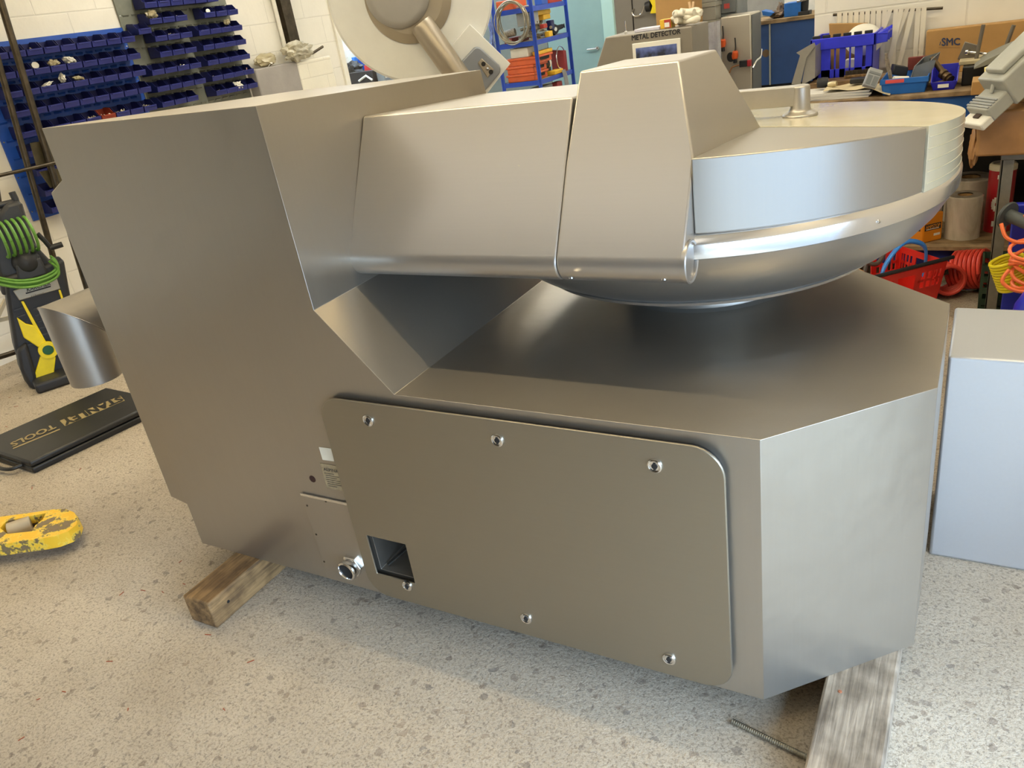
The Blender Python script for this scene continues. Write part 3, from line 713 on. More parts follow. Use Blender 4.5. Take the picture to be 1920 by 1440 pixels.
RK = thing('bar_rack', (-5.05, 2.9, 0), 'dark welded steel bar rack standing between the pressure washer and the blue bins', 'rack')
def pole(name, pts, X, r):
    P = [at_x(u, v, X) for u, v in pts]
    a, b = P[0], P[-1]; d = (b - a).normalized()
    if abs(d.z) > .7:
        a = a - d * ((a.z - 2.5) / d.z) if d.z > 0 else a - d * ((a.z - 2.5) / d.z); b = b - d * ((b.z - 0.0) / d.z)
    MB().cyl(a, b, r, 12).build(name, DARKSTEEL, RK)
RX = -5.05
pole('upright', [(6, 18), (166, 548)], RX, .021); pole('upright', [(0, 126), (99, 479)], RX, .018); pole('upright', [(-6, 360), (38, 640)], RX, .018)
MB().cyl(at_x(-40, 338, RX + .03), at_x(140, 297, RX + .03), .011, 10).build('cross_rail', DARKSTEEL, RK)
MB().cyl(at_x(-40, 682, RX + .0), at_x(60, 650, RX + .0), .016, 10).build('lower_rail', DARKSTEEL, RK)
for qd in (((58, 268), (96, 262), (112, 305), (70, 312)), ((75, 322), (110, 316), (128, 345), (96, 352))):
    P = [at_x(u, v, RX - .02) for u, v in qd]; MB().prism(P, (-.012, 0, 0)).build('gusset_plate', plain('tarnished_brass_plate', srgb(84, 76, 54), .5, .4, .3, 12), RK)
P = [at_x(u, v, RX + .045) for u, v in ((-12, 606), (26, 597), (25, 590), (-12, 598))]
WB = plain('bare_board', srgb(196, 184, 156), .7)
tt = MB().prism(P, (.02, 0, 0)); P = [at_x(u, v, RX + .07) for u, v in ((-14, 603), (6, 560), (12, 562), (-8, 606))]; tt.prism(P, (.02, 0, 0))
tt.build('timber_brace', WB, RK)

# ------------------------------------------------------------------ pressure washer
WP = Vector((-4.68, 2.26, 0)); WN = Vector((.905, -.425, 0)).normalized(); WR = Vector((.425, .905, 0)).normalized()
def wpt(u, v, off=0): return at_pl(u, v, WP + WN * off, WN)
DKG = plain('dark_grey_moulding', srgb(52, 52, 54), .45, 0, .15, 14)
CHAR = plain('charcoal_moulding', srgb(40, 40, 42), .5, 0, .15, 14)
GREEN = plain('lime_green_hose', srgb(100, 150, 58), .4, 0, .1)
YEL = plain('washer_yellow', srgb(238, 214, 30), .38, 0, .08)
SILV = plain('silver_panel', srgb(176, 170, 154), .35, .4, .06)
pw = thing('pressure_washer', WP, 'black and yellow pressure washer with green hose standing by the white wall', 'pressure washer')
def wpoly(pts, off, th): return MB().prism([wpt(u, v, off) for u, v in pts], WN * th)
MB().prism([wpt(u, v, -.16) for u, v in ((2, 512), (112, 478), (150, 690), (128, 712), (60, 726), (40, 700), (22, 640))], WN * .17).build('body', CHAR, pw, .02, 3)
mb = MB()
for k in range(5):
    v = 572 + k * 12; mb.prism([wpt(u + k * 4, w, .012) for u, w in ((62, v + 6), (100, v - 5), (101, v - 2), (63, v + 9))], WN * .008)
for k in range(6):
    v = 578 + k * 13; mb.prism([wpt(u + k * 5, w, .012) for u, w in ((26, v + 2), (42, v - 3), (43, v), (27, v + 5))], WN * .008)
mb.build('vent_ribs', DKG, pw)
MB().prism([wpt(u, v, -.17) for u, v in ((-8, 400), (8, 378), (34, 372), (58, 450), (92, 486), (96, 520), (0, 548), (-14, 470))], WN * .14).build('reel_housing', DKG, pw, .02, 3)
hnd = MB(); hnd.tube([wpt(*q, -.10) for q in ((-16, 392), (2, 384), (28, 378), (36, 384), (48, 424), (66, 470))], .017, 10)
hnd.tube([wpt(*q, -.10) for q in ((22, 360), (28, 372), (40, 412))], .018, 10); hnd.build('carry_handle', DKG, pw)
crk = MB(); crk.tube([wpt(*q, .0) for q in ((70, 438), (84, 452), (94, 464))], .013, 8); crk.cyl(wpt(94, 465, .0), wpt(117, 458, .0), .016, 12); crk.build('crank', BLACK, pw)
mb = MB(); rc = wpt(28, 445, -.02)
for k in range(6):
    P = []
    for a in range(0, 361, 15):
        P.append(rc + WR * (-.07 + .03 * k + .012 * math.cos(math.radians(a))) + Vector((0, 0, 1)) * (.095 * math.sin(math.radians(a))) + WN * (.095 * math.cos(math.radians(a))))
    mb.tube(P, .0085, 8, cap=False)
mb.build('reeled_hose', GREEN, pw)
MB().lathe([(.0001, .05), (.035, .045), (.055, .03), (.07, 0), (.075, -.03)], wpt(51, 492, .0), WN, 28).build('dial', CHAR, pw)
MB().prism([wpt(u, v, .0) for u, v in ((28, 496), (74, 480), (90, 512), (34, 530))], WN * .035).build('control_panel', DKG, pw, .012, 3)
mb = MB()
for k, (dx, dy) in enumerate(((0, 0), (2, 5), (-2, 9), (3, 13))):
    P = [wpt(u + dx, v + dy, .055 + .012 * (k % 2)) for u, v in ((94, 480), (105, 490), (106, 503), (92, 514), (66, 523), (34, 526), (4, 522), (-16, 516), (-34, 504), (-30, 486))]
    mb.tube(spline(P, 6), .0075, 8)
mb.build('looped_hose', GREEN, pw)
fp = [(24, 545), (106, 521), (113, 541), (36, 563)]
MB().prism([wpt(u, v, .01) for u, v in fp], WN * .012).build('badge_panel', SILV, pw, .004)
text_quad('lettering', 'K\u00c4RCHER', [wpt(u, v, .0235) for u, v in ((50, 538.5), (94, 525.5), (95, 534), (51, 547))], INK, pw, bold=.02)
MB().prism([wpt(u, v, .0225) for u, v in ((48, 549), (95, 535.5), (95.5, 538), (48.5, 551.5))], WN * .001).build('badge_stripe', INK, pw)
text_quad('lettering', 'K7 Premium', [wpt(u, v, .0235) for u, v in ((58, 554), (82, 547), (82.5, 551), (58.5, 558))], INKG, pw)
MB().prism([wpt(u, v, .02) for u, v in ((39, 565), (44, 564), (86, 640), (78, 642), (62, 610))], WN * .012).prism([wpt(u, v, .02) for u, v in ((109, 544), (113, 543), (122, 570), (118, 571))], WN * .012).build('yellow_stripe', YEL, pw, .003)
MB().prism([wpt(u, v, .02) for u, v in ((31, 594), (48, 606), (62, 609), (88, 643), (74, 652), (44, 632))], WN * .02).prism([wpt(u, v, .02) for u, v in ((76, 663), (104, 668), (98, 722), (84, 720), (62, 708), (68, 690))], WN * .02).build('lance_holder', YEL, pw, .006, 3)
MB().lathe([(.028, .0), (.03, .012), (.05, .012), (.052, 0)], wpt(90, 656, .035), WN, 32, cap=False).build('yellow_ring', YEL, pw)
MB().lathe([(.0001, .006), (.028, .005), (.029, 0)], wpt(90, 656, .036), WN, 24).build('green_knob', plain('dark_green', srgb(28, 92, 52), .4), pw)
MB().prism([wpt(u, v, -.12) for u, v in ((26, 645), (44, 630), (62, 690), (66, 722), (48, 712), (32, 680))], WN * .17).build('wheel_guard', CHAR, pw, .02, 3)
zz = min(p.z for p in [wpt(66, 722, 0)])
MB().box((-.20, -.10, 0), (.20, .14, .06)) if False else None
c = WP + WR * .05
MB().obox(c + Vector((0, 0, .03)) + WN * .02 + WR * .05, WR * .15, WN * .15, Vector((0, 0, .03))).build('base_foot', CHAR, pw, .015, 3)

# ------------------------------------------------------------------ socket set case on the floor
cA, cB, cC = at_z(55, 868, .06), at_z(-46, 835, .06), at_z(200, 727, .06)
ex = (cB - cA); ey = (cC - cB); cs = thing('tool_case', (cA + (ex + ey) / 2) * 1.0 - Vector((0, 0, .06)), 'flat black plastic tool case lying on the concrete floor', 'case')
fq = lambda a, b, z: cA + ex * a + ey * b + Vector((0, 0, z - .06))
CASE = plain('black_case_plastic', srgb(34, 33, 31), .42, 0, .25, 8)
MB().prism([fq(0, 0, 0), fq(1, 0, 0), fq(1, 1, 0), fq(0, 1, 0)], (0, 0, .031)).build('bottom_shell', CASE, cs, .008, 2)
MB().prism([fq(0, 0, .034), fq(1, 0, .034), fq(1, 1, .034), fq(0, 1, .034)], (0, 0, .03)).build('lid', CASE, cs, .01, 2)
hx = ex.normalized(); hy = ey.normalized()
MB().tube(spline([fq(.18, 0, .03), fq(.2, -.06, .03), fq(.3, -.085, .03), fq(.5, -.085, .03), fq(.6, -.06, .03), fq(.62, 0, .03)], 5), .009, 8).build('carry_handle', CASE, cs)
GOLD = plain('gold_print', srgb(150, 132, 88), .5, 0, .15)
ZL = .0645
gq = lambda pts: [at_z(u, v, ZL) for u, v in pts]
quad_plate(gq(((112, 789), (226, 742), (234, 751), (122, 799))), .0006).build('gold_band', GOLD, cs)
# the lettering reads from the far side of the case
text_quad('lettering', 'STANLEY', [at_z(u, v, ZL + .0008) for u, v in ((232, 750.5), (124, 797), (114.5, 787.5), (224, 743.5))], CASE, cs, bold=.05)
text_quad('lettering', 'TOOLS', [at_z(u, v, ZL + .0004) for u, v in ((106, 802), (24, 838), (19, 831), (100, 795.5))], GOLD, cs, bold=.03)
MB().prism(gq(((24, 840), (112, 804), (113, 805.5), (25, 842))), (0, 0, .0005)).build('gold_line', GOLD, cs)

# ------------------------------------------------------------------ pallet truck fork
FK, _nt, _b = new_mat('chipped_yellow_paint')
_n = N(_nt, 'ShaderNodeTexNoise', Scale=16.0, Detail=7.0, Roughness=.7); _nt.links.new(objco(_nt), _n.inputs['Vector'])
_r = ramp(_nt, [(.44, srgb(236, 186, 44)), (.50, srgb(240, 204, 78)), (.54, srgb(118, 102, 66)), (.62, srgb(126, 108, 84))]); _nt.links.new(_n.outputs['Fac'], _r.inputs['Fac']); _nt.links.new(_r.outputs['Color'], _b.inputs['Base Color']); _b.inputs['Roughness'].default_value = .5
pf = thing('pallet_truck', (-3.2, 1.2, 0), 'worn yellow pallet truck fork reaching into view on the concrete floor', 'pallet truck')
zf = .085
edge = [(-260, 1004), (-60, 977), (0, 969), (60, 961), (100, 955), (122, 954), (138, 960), (147, 970), (143, 984), (128, 996), (104, 1005), (78, 1010), (40, 1015), (0, 1021), (-260, 1050)]
slot = [(0, 990), (12, 977), (45, 970), (86, 962), (80, 974), (66, 985), (60, 996), (14, 1001)]
P = [at_z(u, v, zf) for u, v in edge]; S = [at_z(u, v, zf) for u, v in slot]
# top skin with a slot: strips between the outline and the slot
n = len(P); mb = MB()
mb.add([p for p in P] + [s for s in S], [(0, 1, n + 1, n + 0, ), (1, 2, n + 2, n + 1), (2, 3, n + 3, n + 2), (3, 4, 5, 6, 7, 8, 9, 10, n + 4, n + 3), (10, 11, n + 5, n + 4), (11, 12, n + 6, n + 5), (12, 13, n + 7, n + 6), (13, 14, 0, n + 0, n + 7)])
mb.add([p for p in P] + [p - Vector((0, 0, .05)) for p in P], [(k, (k + 1) % n, n + (k + 1) % n, n + k) for k in range(n)])
m_ = len(S); mb.add(S + [p - Vector((0, 0, .04)) for p in S], [(k, (k + 1) % m_, m_ + (k + 1) % m_, m_ + k) for k in range(m_)])
mb.build('fork', FK, pf)
a = at_z(18, 1001, .045); b = at_z(62, 985, .045)
MB().cyl(a, b, .042, 28).build('load_roller', plain('nylon_roller', srgb(176, 160, 132), .5, 0, .08), pf, .004)
MB().beam(lerp(a, b, -.2), lerp(a, b, 1.25), .012, .012).build('roller_axle', DARKSTEEL, pf)

# ------------------------------------------------------------------ helpers for what stands at a known depth
def fbox(name, label, cat, tl, br, Y, depth, mat, group=None, zb=None, bevel=.004, kind=None):
    a, b = at_y(*tl, Y), at_y(*br, Y)
    mb = MB().box((a.x, Y, b.z if zb is None else zb), (b.x, Y + depth, a.z))
    return one(name, mb, mat, label, cat, group, bevel, 2, kind)
def ybox(mb, tl, br, Y, depth, zb=None):
    a, b = at_y(*tl, Y), at_y(*br, Y); return mb.box((a.x, Y, b.z if zb is None else zb), (b.x, Y + depth, a.z))
def ypoly(mb, pts, Y, depth): return mb.prism([at_y(u, v, Y) for u, v in pts], (0, depth, 0))
BLUEP = plain('bench_blue_paint', srgb(26, 84, 160), .5, 0, .15, 6)
DARKB = plain('shadow_board', srgb(52, 48, 42), .8, 0, .2)
GREYP = plain('grey_plastic', srgb(150, 152, 150), .45, 0, .08)
GREYP2 = plain('mid_grey_plastic', srgb(112, 116, 116), .45, 0, .1)
CARD = plain('cardboard', srgb(178, 138, 84), .85, 0, .1, 5)
CARD2 = plain('brown_parcel_paper', srgb(166, 122, 74), .45, 0, .18, 7, .3)
BTOP = .952; BY = 4.3
# ------------------------------------------------------------------ workbench
wb = thing('workbench', (.6, 4.65, 0), 'long blue fronted workbench against the white wall at the right', 'workbench')
BX0, BX1 = -.84, 1.5
MB().box((BX0, BY - .02, BTOP - .022), (BX1, SMC_Y - .004, BTOP)).build('worktop', PLY, wb, .003)
MB().box((BX0, BY, BTOP - .135), (BX1, BY + .03, BTOP - .023)).build('front_rail', BLUEP, wb, .003)
MB().box((BX0, BY + .06, .176), (BX1, SMC_Y - .004, .20)).build('lower_shelf', PLY, wb, .003)
MB().box((BX0, BY + .10, .09), (BX1, BY + .12, .175)).build('shelf_rail', plain('navy_shelf_paint', srgb(28, 44, 110), .5), wb, .003)
MB().box((BX0, SMC_Y - .03, .20), (BX1, SMC_Y - .006, BTOP - .023)).build('back_board', DARKB, wb)
for x in (BX0 + .04, .62, BX1 - .1):
    MB().box((x, BY + .125, 0), (x + .07, BY + .19, .176)).build('leg', BLUEP, wb, .003)
    MB().box((x, BY + .1, .2), (x + .07, BY + .17, BTOP - .023)).build('post', BLUEP, wb, .003)

# ---- on the worktop
CRB = plain('crate_blue', srgb(52, 58, 214), .35, 0, .1)
pk = MB(); pk.box((-.80, 4.50, BTOP), (-.43, 4.92, BTOP + .012)); one('board', pk, PLY, 'brown board under the blue slotted crate on the bench', 'board', bevel=.002)
pk = MB().box((-.80, 4.50, BTOP + .0135), (-.44, 4.64, BTOP + .06)); one('timber_batten', pk, wood('dark_batten', srgb(88, 66, 42), srgb(150, 118, 78), (4, 40, 40)), 'brown timber batten lying in front of the blue crate', 'batten', bevel=.004)
ct = thing('storage_crate', (-.63, 4.82, BTOP + .0135), 'bright blue slotted plastic crate on the bench below the strip curtain', 'crate')
CY0, CY1, CX0, CX1, CZ0, CZ1 = 4.66, 4.97, -.826, -.512, BTOP + .013, 1.205
mb = MB()
mb.box((CX0 + .012, CY0 + .012, CZ0), (CX1 - .012, CY1 - .012, CZ0 + .008))
wt = .006
slots = [(.10, .14), (.30, .36), (.39, .45), (.55, .61), (.64, .70), (.83, .88)]
xs = [0]
for a, b in slots: xs += [a, b]
xs += [1]; L = CX1 - CX0 - .024
for k in range(0, len(xs), 2): mb.box((CX0 + .012 + xs[k] * L, CY0 + .012, CZ0), (CX0 + .012 + xs[k + 1] * L, CY0 + .012 + wt, CZ1 - .05))
mb.box((CX0 + .012, CY0 + .012, CZ0), (CX1 - .012, CY0 + .012 + wt, CZ0 + .085)); mb.box((CX0 + .012, CY1 - .012 - wt, CZ0), (CX1 - .012, CY1 - .012, CZ1 - .05))
mb.box((CX0 + .012, CY0 + .012, CZ0), (CX0 + .012 + wt, CY1 - .012, CZ1 - .05)); mb.box((CX1 - .012 - wt, CY0 + .012, CZ0), (CX1 - .012, CY1 - .012, CZ1 - .05))
mb.build('crate_body', CRB, ct, .0015)
mb = MB()
mb.box((CX0, CY0, CZ1 - .055), (CX1, CY0 + .012, CZ1)); mb.box((CX0, CY1 - .012, CZ1 - .055), (CX1, CY1, CZ1)); mb.box((CX0, CY0, CZ1 - .055), (CX0 + .012, CY1, CZ1)); mb.box((CX1 - .012, CY0, CZ1 - .055), (CX1, CY1, CZ1))
mb.build('rim', CRB, ct, .003)
mb = MB()
for k in range(3): mb.prism([(CX1 - .001, CY0 + .03 + .1 * k, CZ1 - .01), (CX1 + .05, CY0 + .035 + .1 * k, CZ1 + .012), (CX1 + .05, CY0 + .035 + .1 * k, CZ1 - .05), (CX1 - .001, CY0 + .03 + .1 * k, CZ1 - .055)], (0, .006, 0))
mb.box((CX1 + .0, CY0 + .03, CZ1 - .012), (CX1 + .05, CY0 + .236, CZ1 - .004)); mb.build('lid_hinge', CRB, ct, .002)
mb = MB()
for k in range(6): mb.box((CX0 + .008 + k * .05, CY0 + .014, CZ1 - .001), (CX0 + .045 + k * .05, CY0 + .03, CZ1 + .014))
mb.build('lid_teeth', BLACK, ct, .002)
# things inside the crate
fr2 = MB().prism([(CX0 + .07, CY1 - .06, CZ0 + .01), (CX0 + .22, CY1 - .06, CZ0 + .01), (CX0 + .24, CY1 - .06, CZ1 + .03), (CX0 + .05, CY1 - .06, CZ1 + .05)], (0, .03, 0))
one('cardboard_flap', fr2, CARD, 'brown cardboard standing in the back of the blue slotted crate', 'cardboard', bevel=.002)
sp_ = MB().lathe([(.001, .05), (.05, .045), (.08, .03), (.094, .0), (.088, -.002), (.075, .025), (.047, .038), (.001, .043)], (CX0 + .235, CY1 - .13, CZ1 - .045), (.15, -.7, .7), 36)
one('plastic_dish', sp_, WHITEP, 'white curved plastic dish sticking out of the blue crate', 'dish')
fbox('plastic_block', 'white block seen through the slots of the blue crate', 'block', (1585, 112), (1602, 124), 4.74, .05, WHITEP, zb=CZ0 + .0085)
# grey folded chute leaning at the left of the crate
chm = MB(); ypoly(chm, ((1484, 158), (1500, 104), (1493, 99), (1526, 80), (1529, 86), (1512, 108), (1500, 160)), 4.50, .012)
ypoly(chm, ((1512, 108), (1529, 86), (1528, 146), (1503, 160)), 4.512, .22)
one('folded_chute', chm, plain('galvanised_sheet', srgb(150, 146, 138), .5, .4, .1), 'grey folded sheet metal chute leaning at the left end of the bench', 'chute')
# papers
PAPER = plain('buff_paper', srgb(206, 190, 152), .8, 0, .06)
mb = MB(); 
for k in range(5): mb.obox((-.665 + .006 * (k % 3), 4.41, BTOP + .004 + .0065 * k), (.165, .01 * (k % 2), 0), (-.005, .10, 0), (0, 0, .003))
one('paper_stack', mb, plain('white_paper', srgb(214, 210, 200), .7, 0, .05), 'stack of white papers at the left end of the bench', 'papers')
mb = MB(); g = []
for i in range(9):
    row = []
    for j in range(5):
        x = -.70 + .30 * i / 8; y = 4.31 + .2 * j / 4; z = BTOP + .042 + .006 * math.sin(i * 1.3 + j) - (.045 * max(0, (i - 5) / 3) ** 1.5 if j < 2 else 0.01 * (i / 8))
        row.append((x, y - (.03 if i > 5 and j == 0 else 0), max(z, BTOP + .004)))
    g.append(row)
mb.loft([[*r, *[(p[0], p[1], p[2] + .002) for p in r[::-1]]] for r in g])
one('paper_bag', mb, PAPER, 'buff paper bag spread over the white papers on the bench', 'bag')
mb = MB().obox((-.545, 4.435, BTOP + .064), (.05, .0, .0), (0, .025, 0), (0, 0, .013))
one('rubber_block', mb, BLACK, 'black rubber block lying on the buff paper bag', 'block', bevel=.006)
mb = MB().lathe([(.0001, -.028), (.022, -.026), (.025, 0), (.022, .026), (.0001, .028)], (-.725, 4.44, BTOP + .0675), (1, .2, 0), 20)
one('rubber_bush', mb, BLACK, 'small black rubber bush on the papers below the crate', 'bush')
mb = MB().lathe([(.0001, -.02), (.014, -.02), (.016, .0), (.012, .02), (.0001, .02)], (-.675, 4.42, BTOP + .058), (1, -.2, 0.1), 16)
one('metal_ferrule', mb, plain('cream_metal', srgb(200, 186, 150), .35, .5), 'small cream coloured ferrule beside the black rubber bush', 'ferrule')
br = thing('wire_brush', (-.53, 4.60, BTOP + .061), 'dark scrubbing brush lying on the batten in front of the blue crate', 'brush')
a = at_y(1583, 128, 4.57); b = at_y(1632, 129, 4.57)
MB().box((a.x, 4.565, BTOP + .0615), (b.x, 4.615, BTOP + .075)).build('brush_back', WOOD_BROWN, br, .003)
mb = MB(); rnd = random.Random(5)
for i in range(22):
    for j in range(4):
        x = a.x + .006 + (b.x - a.x - .012) * i / 21; y = 4.570 + .012 * j; mb.cyl((x, y, BTOP + .0745), (x + rnd.uniform(-.003, .003), y + rnd.uniform(-.002, .002), BTOP + .094), .0022, 5)
o = mb.build('bristles', plain('dark_bristle', srgb(58, 48, 36), .8), br); o['kind'] = 'stuff'
# grey controller leaning
rq = [at_y(1632, 125, 4.315), at_y(1657, 132, 4.335), at_y(1642, 165, 4.275), at_y(1619, 158, 4.255)]
ctl = thing('control_unit', Vector((rq[3].x, rq[3].y, rq[3].z)), 'small pale grey keypad unit leaning against the blue bin with the red label', 'control unit')
quad_plate(rq, -.022).build('case', GREYP, ctl, .003)
qi = lambda a0, b0, a1, b1, th=.0012: quad_plate([p + (CAMP - p).normalized() * .001 for p in inq(rq, a0, b0, a1, b1)], th)
qi(.08, .2, .92, .32).build('display', GREYP2, ctl); qi(.1, .42, .45, .92).build('keypad', GREYP2, ctl); qi(.55, .42, .9, .92).build('keypad', GREYP2, ctl)
# blue bin with a red label
def open_bin(name, label, x0, x1, y0, y1, z0, z1, mat, dip=.0, taper=.012):
    t = thing(name, ((x0 + x1) / 2, (y0 + y1) / 2, z0), label, 'bin'); w = .005; mb = MB()
    mb.box((x0 + taper, y0 + taper, z0), (x1 - taper, y1 - taper, z0 + .006))
    mb.prism([(x0 + taper, y0 + taper, z0), (x1 - taper, y0 + taper, z0), (x1, y0, z1 - dip), (x0, y0, z1 - dip)], (0, w, 0))
    mb.prism([(x0 + taper, y1 - taper, z0), (x1 - taper, y1 - taper, z0), (x1, y1, z1), (x0, y1, z1)], (0, -w, 0))
    for xa, xb, s in ((x0 + taper, x0, w), (x1 - taper, x1, -w)):
        mb.prism([(xa, y0 + taper, z0), (xa, y1 - taper, z0), (xb, y1, z1), (xb, y0 + (.05 if dip else 0), z1), (xb, y0, z1 - dip)], (s, 0, 0))
    mb.build('tray', mat, t, .0015); return t
B1 = plain('mid_blue_plastic', srgb(34, 104, 184), .4, 0, .1)
t = open_bin('parts_bin', 'mid blue open bin with a red label, full of odd parts on the bench', -.447, -.245, 4.32, 4.62, BTOP, BTOP + .07, B1)
MB().box((-.449, 4.315, BTOP + .048), (-.243, 4.322, BTOP + .072)).build('front_band', B1, t, .002)
MB().box((-.425, 4.3125, BTOP + .053), (-.345, 4.3155, BTOP + .069)).build('red_label', plain('red_sticker', srgb(226, 84, 80), .5), t, .001)
mb = MB().prism([(-.335, 4.43, BTOP + .03), (-.265, 4.43, BTOP + .03), (-.245, 4.43, BTOP + .125), (-.315, 4.43, BTOP + .105)], (.02, .005, 0)).prism([(-.335, 4.43, BTOP + .03), (-.315, 4.43, BTOP + .105), (-.285, 4.55, BTOP + .13), (-.305, 4.55, BTOP + .05)], (.004, -.004, 0)).prism([(-.265, 4.43, BTOP + .03), (-.245, 4.43, BTOP + .125), (-.215, 4.55, BTOP + .145), (-.235, 4.55, BTOP + .05)], (-.004, .004, 0)).prism([(-.305, 4.55, BTOP + .05), (-.235, 4.55, BTOP + .05), (-.215, 4.55, BTOP + .145), (-.285, 4.55, BTOP + .13)], (0, .004, 0))
one('grey_box', mb, GREYP2, 'open grey plastic box tipped up in the mid blue bin', 'box')
one('paint_brush', MB().beam((-.40, 4.40, BTOP + .02), (-.435, 4.43, BTOP + .15), .018, .008).beam((-.435, 4.43, BTOP + .15), (-.44, 4.435, BTOP + .175), .014, .006), WOOD_GREY, 'wooden handled brush sticking up from the mid blue bin', 'brush', bevel=.002)
one('black_connector', MB().obox((-.385, 4.50, BTOP + .085), (.03, .01, -.01), (-.01, .03, 0), (.004, 0, .022)), BLACK, 'black connector block in the mid blue bin', 'connector', bevel=.004)
one('white_tube', MB().cyl((-.395, 4.36, BTOP + .065), (-.335, 4.39, BTOP + .055), .014, 18), WHITEP, 'short white tube lying at the front of the mid blue bin', 'tube')
one('brown_offcut', MB().obox((-.31, 4.59, BTOP + .10), (.045, 0, .0), (0, .01, 0), (0, 0, .03)), plain('dark_red_block', srgb(110, 40, 30), .6), 'dark red block at the back of the mid blue bin', 'block', bevel=.003)
t = open_bin('parts_bin', 'small deep blue bin with a white label beside the mid blue bin', -.236, -.125, 4.34, 4.56, BTOP, BTOP + .088, plain('deep_blue_plastic', srgb(36, 38, 176), .38, 0, .1), dip=.05)
MB().box((-.205, 4.3395, BTOP + .012), (-.160, 4.3435, BTOP + .027)).build('white_label', WHITEP, t)
mb = MB(); mb.tube([(-.245, 4.50, BTOP + .125), (-.195, 4.44, BTOP + .07), (-.165, 4.40, BTOP + .045)], [.012, .013, .013], 14); mb.lathe([(.012, -.03), (.022, -.03), (.022, -.015), (.015, -.012), (.021, 0), (.021, .012), (.013, .014), (.02, .03), (.0001, .032)], (-.175, 4.41, BTOP + .05), (.5, -.5, -.35), 18)
one('pipe_fitting', mb, plain('dark_brass', srgb(98, 78, 52), .4, .7, .2), 'brown threaded pipe fitting resting in the small deep blue bin', 'fitting')
one('washers', MB().blob((-.19, 4.40, BTOP + .02), (.035, .03, .016), 6, .4, 5, 3), plain('dull_parts', srgb(120, 104, 84), .5, .4, .3, 60), 'small metal parts in the bottom of the deep blue bin', 'parts', kind='stuff')
# black box, brackets with rods, cardboard carton with lettering
one('black_box', MB().box((-.112, 4.42, BTOP), (.02, 4.66, BTOP + .085)), plain('black_box_plastic', srgb(22, 22, 22), .35), 'plain black box on the bench right of the small deep blue bin', 'box', bevel=.006)
bx = thing('carton', (-.09, 4.93, BTOP), 'long cardboard carton with dark lettering standing against the white wall', 'box')
a = at_y(1752, 54, 4.90)
MB().box((-.302, 4.90, BTOP), (.32, 4.985, 1.165)).build('carton_body', CARD, bx, .004)
TQ = [at_y(u, v, 4.8985) for u, v in ((1766, 71.5), (1800, 71.5), (1800, 84), (1766, 86))]
text_quad('lettering', 'SMC', TQ, plain('navy_print', srgb(52, 62, 92), .7), bx, bold=.03)
ypoly(MB(), ((1761, 85), (1763, 78), (1764.5, 78), (1762.5, 85)), 4.8975, .0005).build('lettering_mark', MATS['navy_print'], bx)
ypoly(MB(), ((1760, 89), (1800, 89), (1800, 89.6), (1760, 89.6)), 4.8975, .0005).build('flap_line', plain('card_shadow_print', srgb(120, 92, 58), .8), bx)
STG = plain('dull_bracket_steel', srgb(124, 116, 104), .45, .6, .12)
br1 = thing('rod_bracket', (-.09, 4.56, BTOP + .086), 'metal bracket with an upright grey rod standing on the black box', 'bracket')
MB().box((-.13, 4.46, BTOP + .086), (-.01, 4.64, BTOP + .106)).build('foot_plate', plain('pale_cast_plate', srgb(186, 172, 138), .6, .2, .1), br1, .004)
ypoly(MB(), ((1795, 112), (1809, 78), (1838, 86), (1826, 114)), 4.55, .012).build('plate', STG, br1, .003)
P0 = Vector((-.062, 4.50, BTOP + .1)); MB().cyl(P0, at_y(1844, 46, 4.50), .0085, 14).build('rod', STG, br1)
MB().cyl((-.10, 4.548, 1.085), (-.02, 4.49, 1.075), .006, 10).lathe([(.0001, -.008), (.013, -.006), (.014, .006), (.0001, .008)], (-.10, 4.545, 1.085), (1, -.5, 0), 16).build('clamp_screw', CHROME, br1)
br2 = thing('rod_bracket', (.06, 4.60, BTOP), 'second rod bracket standing further right behind the long grey guard', 'bracket')
a = at_y(1884, 90, 4.62); MB().box((a.x - .025, 4.56, BTOP), (a.x + .05, 4.68, a.z)).build('plate', STG, br2, .005)
MB().cyl((a.x + .0, 4.62, a.z - .01), at_y(1901, 47, 4.62), .009, 14).build('rod', STG, br2)
# long grey curved guard
mb = MB(); cpts = [(1823, 128), (1822, 124), (1860, 103), (1890, 88), (1920, 72), (1960, 55)]
up = [at_y(u, v, 4.36) for u, v in ((1826, 127), (1850, 112), (1880, 98), (1905, 88), (1960, 66))]; dn = [at_y(u, v, 4.36) for u, v in ((1826, 130), (1852, 122), (1882, 107), (1930, 104), (1960, 104))]
mb.loft([[u, u + Vector((0, .16, .012)), u + Vector((0, .16, .006)), d + Vector((0, .16, 0)), d, d + Vector((0, -.002, 0))] for u, d in zip(up, dn)])
one('machine_guard', mb, plain('grey_guard_plastic', srgb(128, 128, 116), .5, 0, .1), 'long grey curved plastic guard lying across the right end of the bench', 'guard', bevel=.004)
